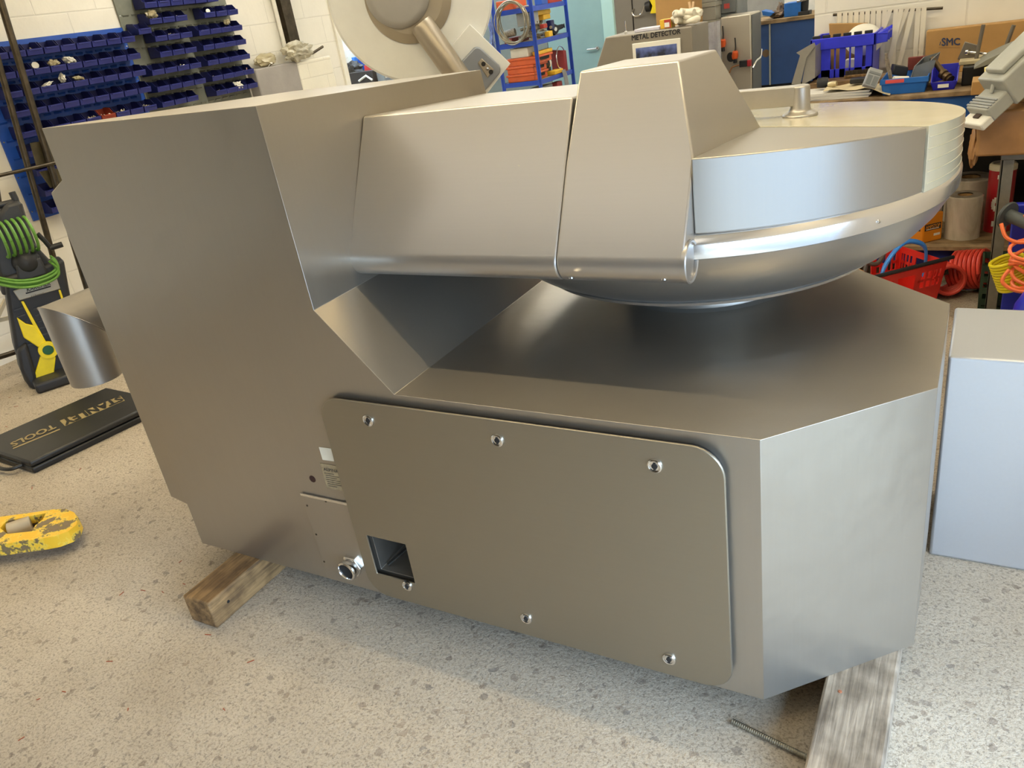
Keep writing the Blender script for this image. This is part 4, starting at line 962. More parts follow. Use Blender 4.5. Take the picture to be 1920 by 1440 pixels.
# glove box
gb = thing('glove_carton', (.08, 4.33, BTOP), 'opened brown carton with a blue lid flap at the bench front', 'box')
a = at_y(1823, 150, 4.26); b = at_y(1860, 172, 4.26)
MB().box((a.x, 4.20, b.z), (a.x + .26, 4.36, a.z)).build('carton_body', CARD, gb, .003)
fl = [at_y(1860, 140, 4.26), at_y(1925, 108, 4.26), at_y(1928, 124, 4.20), at_y(1864, 153, 4.20)]
quad_plate(fl, .006).build('blue_flap', plain('glove_box_blue', srgb(88, 156, 220), .4, 0, .06), gb, .001)
text_quad('lettering', 'GLOVEMAX', [p + (CAMP - p).normalized() * .0075 for p in inq(fl, .12, .35, .7, .7)], WHITEP, gb)
fl2 = [at_y(1846, 128, 4.27), at_y(1884, 113, 4.27), at_y(1880, 125, 4.22), at_y(1846, 146, 4.22)]
quad_plate(fl2, .005).build('yellow_flap', plain('pale_yellow_print', srgb(226, 208, 130), .5, 0, .06), gb, .001)

# ---- strip curtain hanging on the wall
sc_ = thing('strip_curtain', (-.55, 4.97, 1.0), 'white plastic strip curtain hanging from a thin rod on the bench wall', 'curtain')
ra, rb_ = at_y(1562, 28, 4.965), at_y(1768, 15, 4.965)
MB().cyl(ra, rb_, .007, 10).build('rod', DARKSTEEL, sc_)
STRIP = plain('white_pvc_strip', srgb(226, 218, 198), .35, 0, .05)
for k in range(16):
    f = (k + .3) / 16.2; u = 1571 + 171 * f; tp = at_y(u, 27 - 11 * (u - 1562) / 206, 4.962 - .004 * (k % 2))
    lean = (-.09 if k in (9, 12) else -.05 if k in (13, 11) else .0); z1 = 1.0; w = .0115
    MB().prism([(tp.x - w, tp.y - .002, tp.z + .01), (tp.x + w, tp.y - .002, tp.z + .01), (tp.x + w + lean, tp.y - .004, z1), (tp.x - w + lean, tp.y - .004, z1)], (0, -.003, 0)).build('strip', STRIP, sc_)

# ---- under the bench, on the low shelf
SH = .2005
tin = thing('square_tin', (-.18, 4.5, SH), 'orange square tin with black name panels on the low shelf under the bench', 'tin')
tx1 = at_y(1762, 450, 4.40).x; txm = at_y(1730, 455, 4.40).x; ztop = at_y(1764, 398, 4.45).z
ORN = plain('orange_tin', srgb(222, 136, 24), .35, .1, .08)
F0 = Vector((txm, 4.40, 0)); FR = (Vector((tx1 + .005, 4.475, 0)) - F0); FL = (Vector((txm - .15, 4.46, 0)) - F0)
MB().prism([F0 + Vector((0, 0, SH)), F0 + FR + Vector((0, 0, SH)), F0 + FR + FL + Vector((0, 0, SH)), F0 + FL + Vector((0, 0, SH))], (0, 0, ztop - SH)).build('can_body', ORN, tin, .006, 3)
MB().prism([F0 + FL * .03 + FR * .03 + Vector((0, 0, ztop)), F0 + FR * .97 + FL * .03 + Vector((0, 0, ztop)), F0 + FR * .97 + FL * .97 + Vector((0, 0, ztop)), F0 + FL * .97 + FR * .03 + Vector((0, 0, ztop))], (0, 0, .045)).build('tin_shoulder', plain('tin_grey', srgb(168, 166, 158), .35, .7), tin, .004)
def fq2(base, d, a0, z0, a1, z1, off): 
    n = Vector((d.y, -d.x, 0)).normalized(); n = n if n.dot(CAMP - base) > 0 else -n
    return [base + d * a0 + Vector((0, 0, z1)) + n * off, base + d * a1 + Vector((0, 0, z1)) + n * off, base + d * a1 + Vector((0, 0, z0)) + n * off, base + d * a0 + Vector((0, 0, z0)) + n * off]
hz = ztop - SH
for base, d in ((F0, FR), (F0 + FL, -FL)):
    quad_plate(fq2(base, d, .05, SH + hz * .42, .9, SH + hz * .64, .0005), .0008).build('name_panel', INK, tin)
    text_quad('lettering', 'AMPSTOP', fq2(base, d, .09, SH + hz * .49, .84, SH + hz * .61, .0018), plain('amber_print', srgb(226, 150, 50), .5), tin, bold=.025)
    quad_plate(fq2(base, d, .12, SH + hz * .45, .8, SH + hz * .475, .0016), .0004).build('panel_line', WHITEP, tin)
    quad_plate(fq2(base, d, .55 if d is FR else .1, SH + hz * .2, .88 if d is FR else .5, SH + hz * .28, .0005), .0006).build('white_label', WHITEP, tin)
# wrap rolls
WRAP, _nt, _b = new_mat('wrapped_film'); _b.inputs['Base Color'].default_value = srgb(196, 184, 164); _b.inputs['Roughness'].default_value = .22; _b.inputs['Coat Weight'].default_value = .6; _b.inputs['Coat Roughness'].default_value = .1
_n = N(_nt, 'ShaderNodeTexNoise', Scale=14.0, Detail=5.0, Distortion=1.2); _nt.links.new(objco(_nt, (1, 1, .4), (.5, .3, 0)), _n.inputs['Vector'])
_bp = N(_nt, 'ShaderNodeBump', Strength=.4, Distance=.01); _nt.links.new(_n.outputs['Fac'], _bp.inputs['Height']); _nt.links.new(_bp.outputs[0], _b.inputs['Normal'])
_r = ramp(_nt, [(.3, srgb(176, 164, 146)), (.7, srgb(208, 198, 180))]); _nt.links.new(_n.outputs['Fac'], _r.inputs['Fac']); _nt.links.new(_r.outputs['Color'], _b.inputs['Base Color'])
def roll(x, y, r, h, label):
    t = thing('film_roll', (x, y, SH), label, 'roll', 'film rolls under the bench')
    MB().lathe([(r * .42, 0), (r, 0), (r, h - .006), (r - .006, h), (r * .42, h)], (x, y, SH), (0, 0, 1), 48, cap=False).build('film', WRAP, t, angle=30)
    MB().lathe([(r * .42, .002), (r * .42, h - .004), (r * .36, h - .004), (r * .36, .002)], (x, y, SH), (0, 0, 1), 32, cap=False).build('core', CARD, t); return t
a = at_y(1774, 370, 4.53); b = at_y(1846, 366, 4.53)
roll((a.x + b.x) / 2, 4.53, (b.x - a.x) / 2 * .98, at_y(1806, 372, 4.45).z - SH, 'wide roll of pale film in clear wrap on the low bench shelf')
a = at_y(1801, 345, 4.80); b = at_y(1852, 342, 4.80)
roll((a.x + b.x) / 2 - .02, 4.84, .115, at_y(1830, 338, 4.75).z - SH, 'taller film roll standing behind the wide film roll')
a = at_y(1905, 330, 4.7)
roll(a.x + .17, 4.75, .12, .36, 'clear film roll at the right of the red tin drum')
dr = thing('tin_drum', (.15, 4.62, SH), 'tall red drum with white markings on the low shelf behind the grey table leg', 'drum')
a = at_y(1868, 312, 4.62); b = at_y(1914, 309, 4.62); dc = Vector(((a.x + b.x) / 2 - .02, 4.64, SH)); drr = (b.x - a.x) / 2 + .008; dh = at_y(1890, 308, 4.6).z - SH
RED = plain('drum_red', srgb(168, 26, 34), .35, 0, .12)
MB().lathe([(drr, 0), (drr, dh - .03)], dc, (0, 0, 1), 40).build('drum_body', RED, dr)
MB().lathe([(drr + .002, dh - .03), (drr + .002, dh - .008), (drr - .005, dh), (drr * .8, dh)], dc, (0, 0, 1), 40, cap=False).lathe([(.0001, dh - .01), (drr * .82, dh - .01)], dc, (0, 0, 1), 40, cap=False).build('cream_rim', plain('cream_rim', srgb(214, 204, 174), .4), dr)
mb = MB()
def drum_patch(mb, a0, a1, z0, z1, n=6):
    A = [math.radians(a0 + (a1 - a0) * k / n) for k in range(n + 1)]
    ring = [dc + Vector((math.cos(q) * (drr + .0015), math.sin(q) * (drr + .0015), 0)) for q in A]
    mb.loft([[p + Vector((0, 0, z0)) for p in ring], [p + Vector((0, 0, z1)) for p in ring]], cap=False, closed=False)
drum_patch(mb, -110, -55, dh * .80, dh * .86); drum_patch(mb, -105, -60, dh * .55, dh * .58); drum_patch(mb, -105, -75, dh * .28, dh * .31); drum_patch(mb, -115, -80, dh * .1, dh * .18)
for k in range(14):
    q0 = -88 + 30 * math.cos(2 * math.pi * k / 14); z0 = dh * (.43 + .08 * math.sin(2 * math.pi * k / 14))
    if k not in (10, 11): drum_patch(mb, q0 - 7, q0 + 7, z0 - .014, z0 + .014, 2)
mb.build('white_marking', WHITEP, dr)

# ---- on the floor by the bench
bk = thing('shopping_basket', (-.28, 4.02, 0), 'red plastic basket with a black handle bar on the floor by the bench', 'basket')
RP = plain('basket_red', srgb(214, 44, 34), .4, 0, .08)
e1 = Vector((.714, .70, 0)); e2 = Vector((-.70, .714, 0)); FRt = at_z(1777, 489, .23)
c0 = FRt - e1 * .44; c1 = FRt.copy(); c2 = FRt + e2 * .31; c3 = c0 + e2 * .31
top = [c0, c1, c2, c3]; cen = sum(top, Vector()) / 4
botp = [Vector((cen.x + (p.x - cen.x) * .86, cen.y + (p.y - cen.y) * .86, .012)) for p in top]
bm_ = MB()
def wall_strip(mb, t0, t1, b0, b1, f0, f1, g0, g1, th=.005):
    """part of a basket wall between fractions along (f) and up (g)"""
    pt = lambda f, g: lerp(lerp(b0, b1, f), lerp(t0, t1, f), g)
    nn = (t1 - t0).cross(b0 - t0).normalized() * th
    mb.prism([pt(f0, g0), pt(f1, g0), pt(f1, g1), pt(f0, g1)], nn)
for k in range(4):
    t0, t1, b0, b1 = top[k], top[(k + 1) % 4], botp[k], botp[(k + 1) % 4]
    wall_strip(bm_, t0, t1, b0, b1, 0, 1, 0, .5); wall_strip(bm_, t0, t1, b0, b1, 0, 1, .86, 1)
    for f0, f1 in ((0, .06), (.1, .12), (.17, .2), (.25, .28), (.33, .4), (.62, .7), (.75, .78), (.83, .86), (.9, .92), (.95, 1)): wall_strip(bm_, t0, t1, b0, b1, f0, f1, .5, .86)
    for f in (.06, .18, .3, .68, .8, .9): wall_strip(bm_, t0, t1, b0, b1, f - .02, f + .06, .64, .7)
bm_.prism(botp, (0, 0, .005)); bm_.build('basket_body', RP, bk)
MB().cyl(c0 + Vector((0, 0, .012)) - e1 * .02, c1 + Vector((0, 0, .012)) + e1 * .03, .009, 10).build('handle_bar', BLACK, bk)
BH = plain('blue_air_hose', srgb(62, 138, 224), .35, 0, .08)
for k in range(3):
    o_ = e2 * (.012 * k) + e1 * (.010 * k + .035) + Vector((0, 0, -.035))
    pts = [c0 + e1 * .10 + e2 * .06 + Vector((0, 0, -.1)), c0 + e1 * .10 + e2 * .06 + Vector((0, 0, .03)), c0 + e1 * .2 + e2 * .09 + Vector((0, 0, .115)), c0 + e1 * .30 + e2 * .12 + Vector((0, 0, .12)), c0 + e1 * .385 + e2 * .12 + Vector((0, 0, .06)), c0 + e1 * .39 + e2 * .13 + Vector((0, 0, -.12))]
    one('air_hose', MB().tube(spline([p + o_ for p in pts], 8), .0075, 8), BH, ['foremost', 'middle', 'rearmost'][k] + ' of three light blue hoses arching out of the red basket', 'hose', 'hoses in the red basket')
GH = plain('grey_cable', srgb(92, 84, 74), .5, 0, .15)
one('cable', MB().tube(spline([c3 + e1 * .02 - e2 * .1 + Vector((0, 0, -.05)), c3 + e1 * .12 - e2 * .08 + Vector((0, 0, .01)), c3 + e1 * .22 - e2 * .1 + Vector((0, 0, -.02)), c3 + e1 * .30 - e2 * .05 + Vector((0, 0, .02)), c3 + e1 * .25 - e2 * .02 + Vector((0, 0, .035)), c3 + e1 * .18 - e2 * .07 + Vector((0, 0, -.06))], 8), .011, 8), GH, 'grey cable lying in the red basket behind the blue hoses', 'cable')
one('wooden_mallet', MB().obox(c0 + e1 * .07 + e2 * .2 + Vector((0, 0, -.05)), e1 * .06, e2 * .03, Vector((.0, 0, .028))), plain('tan_leather', srgb(188, 140, 92), .7, 0, .1), 'tan block in the left of the red basket', 'block', bevel=.01)
RH = plain('red_coil_hose', srgb(214, 70, 54), .4, 0, .08)
def coil(name, c, axis, R_, turns, pitch, r, mat, label, cat='hose', group=None, squash=1.0, z=None):
    ax = Vector(axis).normalized(); e1_ = ax.cross(Vector((0, 0, 1))).normalized(); e2_ = ax.cross(e1_)
    pts = []; n = int(turns * 20)
    for k in range(n + 1):
        a = 2 * math.pi * k / 20
        pts.append(Vector(c) + ax * pitch * (k / 20 - turns / 2) + R_ * (math.cos(a) * e1_ + squash * math.sin(a) * e2_))
    mb = MB().tube(pts, r, 8); lo = min(p.z for p in mb.v)
    if lo < .001 or z == 0: mb.v = [p - Vector((0, 0, lo - .001)) for p in mb.v]
    return one(name, mb, mat, label, cat, group)
q = at_z(1758, 522, .085) + Vector((.03, 0, 0)); coil('coiled_hose', q, (.35, -.9, .15), .068, 9, .017, .0095, RH, 'red coiled air hose lying end on beside the basket', group='red coiled hoses', z=0)
q = at_z(1815, 505, .09) + Vector((.01, -.055, 0)); coil('coiled_hose', q, (.9, -.35, .2), .088, 7, .021, .0095, RH, 'second red coiled air hose lying behind the first by the bench', group='red coiled hoses', z=0)
q = at_z(1800, 543, .012); one('hose_connector', MB().cyl(q - Vector((.05, .02, 0)), q + Vector((.02, .0, 0)), .009, 12).cyl(q + Vector((.02, 0, 0)), q + Vector((.06, .01, 0)), .012, 8).cyl(q + Vector((.06, .01, 0)), q + Vector((.085, .015, 0)), .007, 10), CHROME, 'chrome hose connector lying on the floor below the red coils', 'connector')
gc = thing('slatted_crate', (.32, 4.2, 0), 'dark green slatted crate on the floor behind the grey table leg', 'crate')
GC = plain('dark_green_plastic', srgb(40, 62, 44), .5, 0, .15)
mb = MB(); x0, x1, y0, y1 = .05, .60, 4.04, 4.235
for k in range(4):
    z = .02 + .055 * k
    mb.box((x0, y0, z), (x1, y0 + .008, z + .03)); mb.box((x0, y1 - .008, z), (x1, y1, z + .03)); mb.box((x0, y0, z), (x0 + .008, y1, z + .03)); mb.box((x1 - .008, y0, z), (x1, y1, z + .03))
for x in [x0, x0 + .19, x0 + .38, x1 - .012]: mb.box((x, y0 - .002, 0), (x + .012, y0 + .01, .215)); mb.box((x, y1 - .01, 0), (x + .012, y1 + .002, .215))
mb.box((x0, y0, .0), (x1, y1, .012)); mb.build('crate_body', GC, gc)
# hose reel: blue stand, grey hub, orange hose; yellow coil
hr = thing('hose_reel', (.24, 3.72, 0), 'blue hose reel stand with a grey hub at the right edge behind the steel box', 'hose reel')
hp = Vector((.135, 3.80, .56))
MB().box((.135, 3.80, .0), (.36, 3.84, .56)).build('stand', plain('royal_blue_paint', srgb(34, 44, 168), .4), hr, .006)
hc = at_y(1902, 412, 3.72)
MB().lathe([(.0001, .0), (.052, 0), (.055, .006), (.052, .012), (.03, .013)], hc + Vector((-.03, .04, .012)), (.75, -.6, -.2), 32).lathe([(.026, .0), (.026, .115), (.0001, .116)], hc + Vector((-.03, .04, .012)), (.75, -.6, -.2), 24).build('hub', plain('hub_grey', srgb(76, 80, 78), .45), hr)
MB().beam(hc + Vector((.0, .02, .0)), (hc.x + .02, 3.80, hc.z - .02), .03, .03).build('arm', plain('hub_grey', (0, 0, 0)), hr)
OH = plain('orange_hose', srgb(246, 120, 66), .38, 0, .06)
hg = MB(); rnd = random.Random(3)
for k in range(9):
    P = []; cz = hc.z - .10 - .010 * k; cx = hc.x + .075 + rnd.uniform(-.008, .008)
    for a in range(0, 361, 18):
        q = math.radians(a); P.append((cx + (.078 - .002 * k) * math.cos(q), 3.64 + .045 * math.sin(q) + rnd.uniform(-.002, .002), cz - .018 * k * .4 + .03 * math.sin(q + k)))
    hg.tube(P, .0075, 8, cap=False)
hg.tube(spline([hc + Vector((-.045, -.02, -.01)), hc + Vector((-.02, -.05, -.06)), hc + Vector((.04, -.06, -.075)), hc + Vector((.1, -.03, -.04)), hc + Vector((.07, -.02, .03)), hc + Vector((.03, -.03, .02))], 8), .0075, 8)
hg.tube(spline([(hc.x + .0, 3.6, hc.z - .17), (hc.x - .02, 3.58, hc.z - .215), (hc.x + .03, 3.56, hc.z - .245), (hc.x + .09, 3.56, hc.z - .24), (hc.x + .13, 3.58, hc.z - .2)], 8), .0075, 8)
one('orange_hose', hg, OH, 'orange air hose hanging in loops from the grey hub of the reel', 'hose')
q = at_y(1896, 512, 3.72); YH = plain('yellow_coil_hose', srgb(226, 208, 30), .35, 0, .06)
coil('coiled_hose', q + Vector((.0, 0, 0)), (.36, .05, -.93), .062, 10, .013, .0075, YH, 'yellow coiled air hose below the orange hose at the right edge')
# blue pressure tank and black hose
tk = thing('pressure_tank', (.33, 3.4, 0), 'royal blue round tank on the floor behind the steel box at the right edge', 'tank')
TB = plain('tank_blue', srgb(34, 46, 190), .3, 0, .08)
MB().lathe([(.001, .03), (.10, .04), (.155, .08), (.178, .14), (.18, .2), (.172, .27), (.14, .335), (.09, .37), (.001, .385)], (.335, 3.40, 0), (0, 0, 1), 48).build('vessel', TB, tk)
MB().lathe([(.12, 0), (.12, .06), (.11, .06), (.11, 0)], (.335, 3.40, 0), (0, 0, 1), 32, cap=False).build('foot_ring', BLACK, tk)
MB().tube(spline([(.115, 3.235, .010), (.125, 3.20, .10), (.15, 3.17, .20), (.20, 3.16, .285), (.28, 3.18, .34), (.335, 3.30, .39)], 8), .011, 10).build('hose', BLACK, tk)

# ---- steel table with parcel and power tool
tb = thing('steel_table', (.7, 4.1, 0), 'bare grey angle steel table with a parcel on it at the right edge', 'table')
LGM = plain('grey_angle_steel', srgb(136, 130, 118), .5, .5, .15, 20)
def angle_leg(x, y, sx, sy, z1):
    return MB().box((x, y, 0), (x + .042 * sx, y + .005, z1)).box((x - (.005 if sx > 0 else -.005), y, 0), (x, y + .042 * sy, z1))
TZ = .70
for (x, y, sx, sy) in ((.079, 3.99, 1, 1), (1.4, 3.99, -1, 1)):
    mb = MB(); lo = min(x, x + .045 * sx); hi = max(x, x + .045 * sx); mb.box((lo, y, 0), (hi, y + .006, TZ)); mb.box((x if sx > 0 else x - .006, y, 0), ((x + .006) if sx > 0 else x, y + .045, TZ)); mb.build('leg', LGM, tb, .001)
for x in (.079, 1.355): MB().box((x, 4.24, 0), (x + .045, 4.246, TZ)).build('leg', LGM, tb, .001)
MB().box((.073, 3.984, TZ), (1.42, 4.25, TZ + .028)).build('table_frame', LGM, tb, .003)
pc = MB().blob((0, 0, 0), (1, 1, 1), 1)
a = at_y(1826, 208, 3.95); mbp = MB()
pv = []; 
gx = 10
bmq = bmesh.new(); bmesh.ops.create_cube(bmq, size=1); bmesh.ops.subdivide_edges(bmq, edges=bmq.edges[:], cuts=7, use_grid_fill=True)
for v in bmq.verts:
    w = v.co * 2; r_ = Vector((w.x, w.y, w.z)); p = Vector((.26 + .285 * r_.x, 4.06 + .13 * r_.y, TZ + .0285 + .098 + .096 * r_.z))
    k = noise.noise(Vector((p.x * 9, p.y * 9, p.z * 9))) * .012
    p += Vector((k if abs(r_.x) > .9 else 0, -abs(k) if r_.y < -.9 else 0, -abs(k) if r_.z > .9 else 0)); p.z = max(p.z, TZ + .029)
    pv.append(p)
bmq.verts.index_update(); mbp.add(pv, [tuple(v.index for v in f.verts) for f in bmq.faces]); bmq.free()
pcl = thing('parcel', (.26, 4.06, TZ + .028), 'brown paper parcel in glossy clear tape on the grey steel table', 'parcel')
mbp.build('wrapping', CARD2, pcl, .012, 3)
mb = MB().blob((-.03, 4.0, TZ + .06), (.02, .05, .085), 4, .3, 4, 3); mb.build('loose_corner', CARD2, pcl)
MB().box((.12, 3.905, TZ + .03), (.28, 3.928, TZ + .226)).build('tape', plain('clear_brown_tape', srgb(190, 152, 96), .12, 0, .1), pcl, .004) if False else None
one('parcel', MB().box((.10, 3.98, TZ + .235), (.54, 4.2, TZ + .29)), CARD, 'flat cardboard box lying on the brown paper parcel', 'box', bevel=.004)
# grey power tool body
tl_ = thing('grey_tool', (.05, 3.93, .95), 'pale grey stepped plastic machine head resting on the parcel at the right edge', 'machine part')
ta = Vector(at_y(1832, 226, 3.86)); tbv = Vector(at_y(1925, 138, 3.98)); dx = (tbv - ta).normalized(); sd = Vector((0, 0, 1)).cross(dx).normalized(); upv = dx.cross(sd)
def tbx(l0, l1, w, h0, h1, off=0): 
    c = ta + dx * (l0 + l1) / 2 + upv * (h0 + h1) / 2 + sd * off
    return (c, dx * (l1 - l0) / 2, sd * w / 2, upv * (h1 - h0) / 2)
TG = plain('pale_machine_grey', srgb(172, 172, 162), .45, 0, .06)
MB().obox(*tbx(.02, .17, .13, -.02, .045)).obox(*tbx(.12, .42, .15, -.03, .10)).obox(*tbx(.15, .42, .10, .10, .125)).build('casing', TG, tl_, .008, 3)
MB().obox(*tbx(-.03, .03, .125, -.02, .012)).build('white_nose', WHITEP, tl_, .006, 2)
mb = MB()
for k in range(4): mb.obox(*tbx(.028 + .014 * k, .036 + .014 * k, .128, .045, .050))
mb.build('grip_ribs', GREYP, tl_, .001)
MB().obox(*tbx(.0, .03, .03, .004, .018)).build('slot', plain('brown_slot', srgb(70, 52, 36), .7), tl_)
MB().tube([ta + dx * .10 + upv * .05, ta + dx * .13 + upv * .075, ta + dx * .19 + upv * .12], .008, 8).build('lever', TG, tl_)

# ------------------------------------------------------------------ second machine behind: raised white lid disc with grey dome
DC = at_y(770, -10, 4.0); DN = Vector((CAMP.x - DC.x, CAMP.y - DC.y, -.15)).normalized()
def dpt(u, v, off=0): return at_pl(u, v, DC + DN * off, DN)
dm = thing('lid_lifter', (DC.x, DC.y, 0), 'raised round white lid with a grey domed hub behind the machine tower', 'machine')
WD = plain('white_nylon', srgb(236, 238, 236), .35, 0, .02)
SATIN = plain('satin_cast_alloy', srgb(176, 166, 150), .42, .75, .06, 6)
MB().lathe([(.0001, -.07), (.445, -.07), (.452, -.062), (.452, -.012), (.44, 0), (.0001, 0)], DC, DN, 128).build('lid_disc', WD, dm, angle=30)
hc_ = dpt(765, -6)
MB().lathe([(.238, .001), (.236, .012), (.21, .03), (.185, .04)], hc_, DN, 72, cap=False).lathe([(.0001, .04), (.186, .04)], hc_, DN, 72, cap=False).build('hub_flange', plain('grey_beige_casting', srgb(168, 158, 140), .5, .2, .05, 5), dm)
cc_ = dpt(745, -12, .04)
MB().lathe([(.176, -.01), (.172, .012), (.150, .036), (.135, .04), (.0001, .04)], cc_, DN, 72).build('hub_cap', plain('grey_cast_cap', srgb(172, 170, 166), .5, .15, .04, 6), dm)
pa, pb_ = dpt(792, 48, .09), dpt(862, 148, .11)
MB().tube([lerp(pa, pb_, -.05), pa, pb_], [.060, .067, .067], 32).build('support_tube', SATIN, dm)
wp = [dpt(u, v, .03) for u, v in ((881, 45), (957, 119), (905, 186), (818, 120))]
MB().prism(wp, DN * -.06).build('square_plate', WD, dm, .004)
MB().prism([dpt(u, v, .032) for u, v in ((957, 119), (905, 186), (900, 182), (950, 117))], DN * .002).build('plate_edge', WD, dm)
bp_ = [dpt(u, v, .035) for u, v in ((858, 122), (888, 89), (894, 87), (900, 89), (935, 121), (938, 126), (937, 136), (910, 168), (880, 200), (830, 160))]
brk = MB().prism(bp_, DN * .03).build('bracket', plain('blue_grey_cast', srgb(150, 156, 166), .4, .5, .05, 6), dm, .008, 3)
MB().prism([dpt(u, v, .066) for u, v in ((896, 118), (903, 109), (926, 130), (914, 146))], DN * .012).build('clamp_pad', SATIN, brk, .004)
for u, v in ((906.5, 120), (920.5, 135)): MB().lathe([(.0001, .003), (.0125, .002), (.013, -.002)], dpt(u, v, .079), DN, 20).build('rubber_plug', BLACK, brk)
MB().lathe([(.0001, .006), (.008, .005), (.009, -.002)], dpt(913.5, 129, .079), DN, 16).build('bolt', CHROME, brk)
col = dpt(850, 150, -.02); MB().box((col.x - .09, col.y + .02, 0), (col.x + .09, col.y + .20, col.z + .02)).build('column', SATIN, dm, .01)
MB().box((col.x - .35, col.y - .25, 0), (col.x + .35, col.y + .4, .06)).build('base_plate', SATIN, dm, .008)
cpm = (pb_ + Vector((col.x, col.y + .1, col.z))) / 2
MB().cyl(pb_, (col.x, col.y + .05, col.z - .04), .066, 24).build('pivot', SATIN, dm)

# ------------------------------------------------------------------ blue steel shelving with stock
SY = 7.5; sa = at_y(1003, 75, SY); SXR = sa.x; SXL = SXR - .42; SYB = SY + .78
sh = thing('steel_shelving', (SXR - .2, SY + .38, 0), 'royal blue steel shelving loaded with orange crates and parts in front of the teal wall', 'shelving')
BSH = plain('shelving_blue', srgb(40, 74, 176), .4, .1, .12)
for x, y in ((SXR, SY), (SXL, SY), (SXR, SYB), (SXL, SYB)):
    MB().box((x - .02, y - .004, 0), (x + .02, y, 2.1)).box((x - .0 if x == SXR else x - .004, y - .004, 0), (x + .004 if x == SXR else x, y + .036, 2.1)).build('post', BSH, sh)
LV = [1.548, 1.245, .878, .5, .12]
for z in LV:
    mb = MB(); mb.box((SXL, SY - .003, z - .045), (SXR, SY, z)); mb.box((SXL, SYB, z - .045), (SXR, SYB + .003, z)); mb.box((SXR, SY, z - .045), (SXR + .003, SYB, z)); mb.box((SXL - .003, SY, z - .045), (SXL, SYB, z)); mb.build('beam', BSH, sh)
    MB().box((SXL, SY, z - .018), (SXR, SYB, z - .004)).build('shelf', PLY, sh)
OC = plain('orange_crate_plastic', srgb(214, 98, 50), .45, 0, .1)
def stack_box(name, label, cat, x0, x1, y0, y1, z0, z1, mat, group=None, bev=.006): return one(name, MB().box((x0, y0, z0), (x1, y1, z1)), mat, label, cat, group, bev)
z2, z1_, z0_ = LV[0] - .0035, LV[1] - .0035, LV[2] - .0035
def tote(label, x0, x1, y0, y1, z0, z1):
    t = thing('tote_box', ((x0 + x1) / 2, (y0 + y1) / 2, z0), label, 'crate', 'orange totes on the blue shelving')
    MB().prism([(x0 + .012, y0 + .012, z0), (x1 - .012, y0 + .012, z0), (x1 - .012, y1 - .012, z0), (x0 + .012, y1 - .012, z0)], (0, 0, z1 - z0 - .02)).build('tote_body', OC, t, .006)
    MB().box((x0, y0, z1 - .022), (x1, y1, z1)).build('rim', OC, t, .005)
    MB().box((x1 - .003, y0 + .09, (z0 + z1) / 2 - .01), (x1 - .0005, y1 - .09, (z0 + z1) / 2 + .02)).build('hand_hold', HOLE, t)
tz = z0_ + .001
tote('bottom orange tote of the stack on the blue shelving', SXL + .03, SXR - .06, SY + .02, SY + .34, tz, tz + .075)
tote('middle orange tote of the stack on the blue shelving', SXL + .035, SXR - .06, SY + .02, SY + .34, tz + .0755, tz + .15)
tote('top orange tote of the stack on the blue shelving', SXL + .04, SXR - .02, SY + .02, SY + .4, tz + .1505, tz + .225)
stack_box('white_box', 'white box on top of the orange tote stack', 'box', SXL + .10, SXR - .12, SY + .05, SY + .25, tz + .226, tz + .315, WHITEP)
YB = plain('yellow_carton', srgb(232, 184, 52), .5, 0, .08)
stack_box('yellow_box', 'long yellow carton behind the blue post, level with the white box', 'box', SXR - .10, SXR - .03, SY + .10, SY + .42, tz + .226, tz + .262, YB)
stack_box('yellow_box', 'yellow and white carton at the front of the low shelf beside the black motor', 'box', SXR - .12, SXR - .02, SY + .40, SY + .60, z0_ + .001, z0_ + .04, YB)
mt = thing('electric_motor', (SXR - .14, SY + .42, z0_), 'small black electric motor on the lower blue shelf', 'motor')
MB().lathe([(.0001, -.07), (.045, -.068), (.052, -.05), (.052, .05), (.045, .068), (.0001, .07)], (SXR - .15, SY + .45, z0_ + .115), (0, 1, .05), 28).build('motor_body', BLACK, mt)
MB().box((SXR - .19, SY + .39, z0_ + .0), (SXR - .11, SY + .5, z0_ + .075)).build('mounting_foot', BLACK, mt, .006)
MB().box((SXR - .18, SY + .41, z0_ + .15), (SXR - .12, SY + .49, z0_ + .205)).build('terminal_box', CHAR, mt, .006)
MB().lathe([(.0535, -.02), (.0535, .02)], (SXR - .15, SY + .48, z0_ + .116), (0, 1, .05), 28, cap=False).build('rating_label', WHITEP, mt)
one('red_case', MB().prism([(SXR - .20, SY + .70, z0_ + .001), (SXR - .04, SY + .70, z0_ + .001), (SXR - .04, SY + .70, z0_ + .20), (SXR - .20, SY + .70, z0_ + .22)], (0, .06, 0)), plain('dark_red_plastic', srgb(150, 56, 56), .5), 'dark red case standing behind the black motor on the blue shelving', 'case', bevel=.006)
one('hose_clip', MB().tube([Vector((SXR - .06, SY + .66 + .11 * math.cos(math.radians(a)), z0_ + .135 + .115 * math.sin(math.radians(a)))) for a in range(-60, 261, 16)], .005, 8).lathe([(.012, -.01), (.022, -.01), (.022, .01), (.012, .01)], (SXR - .06, SY + .60, z0_ + .03), (1, 0, 0), 16), CHROME, 'bent steel hose ring on the lower blue shelf right of the motor', 'ring')
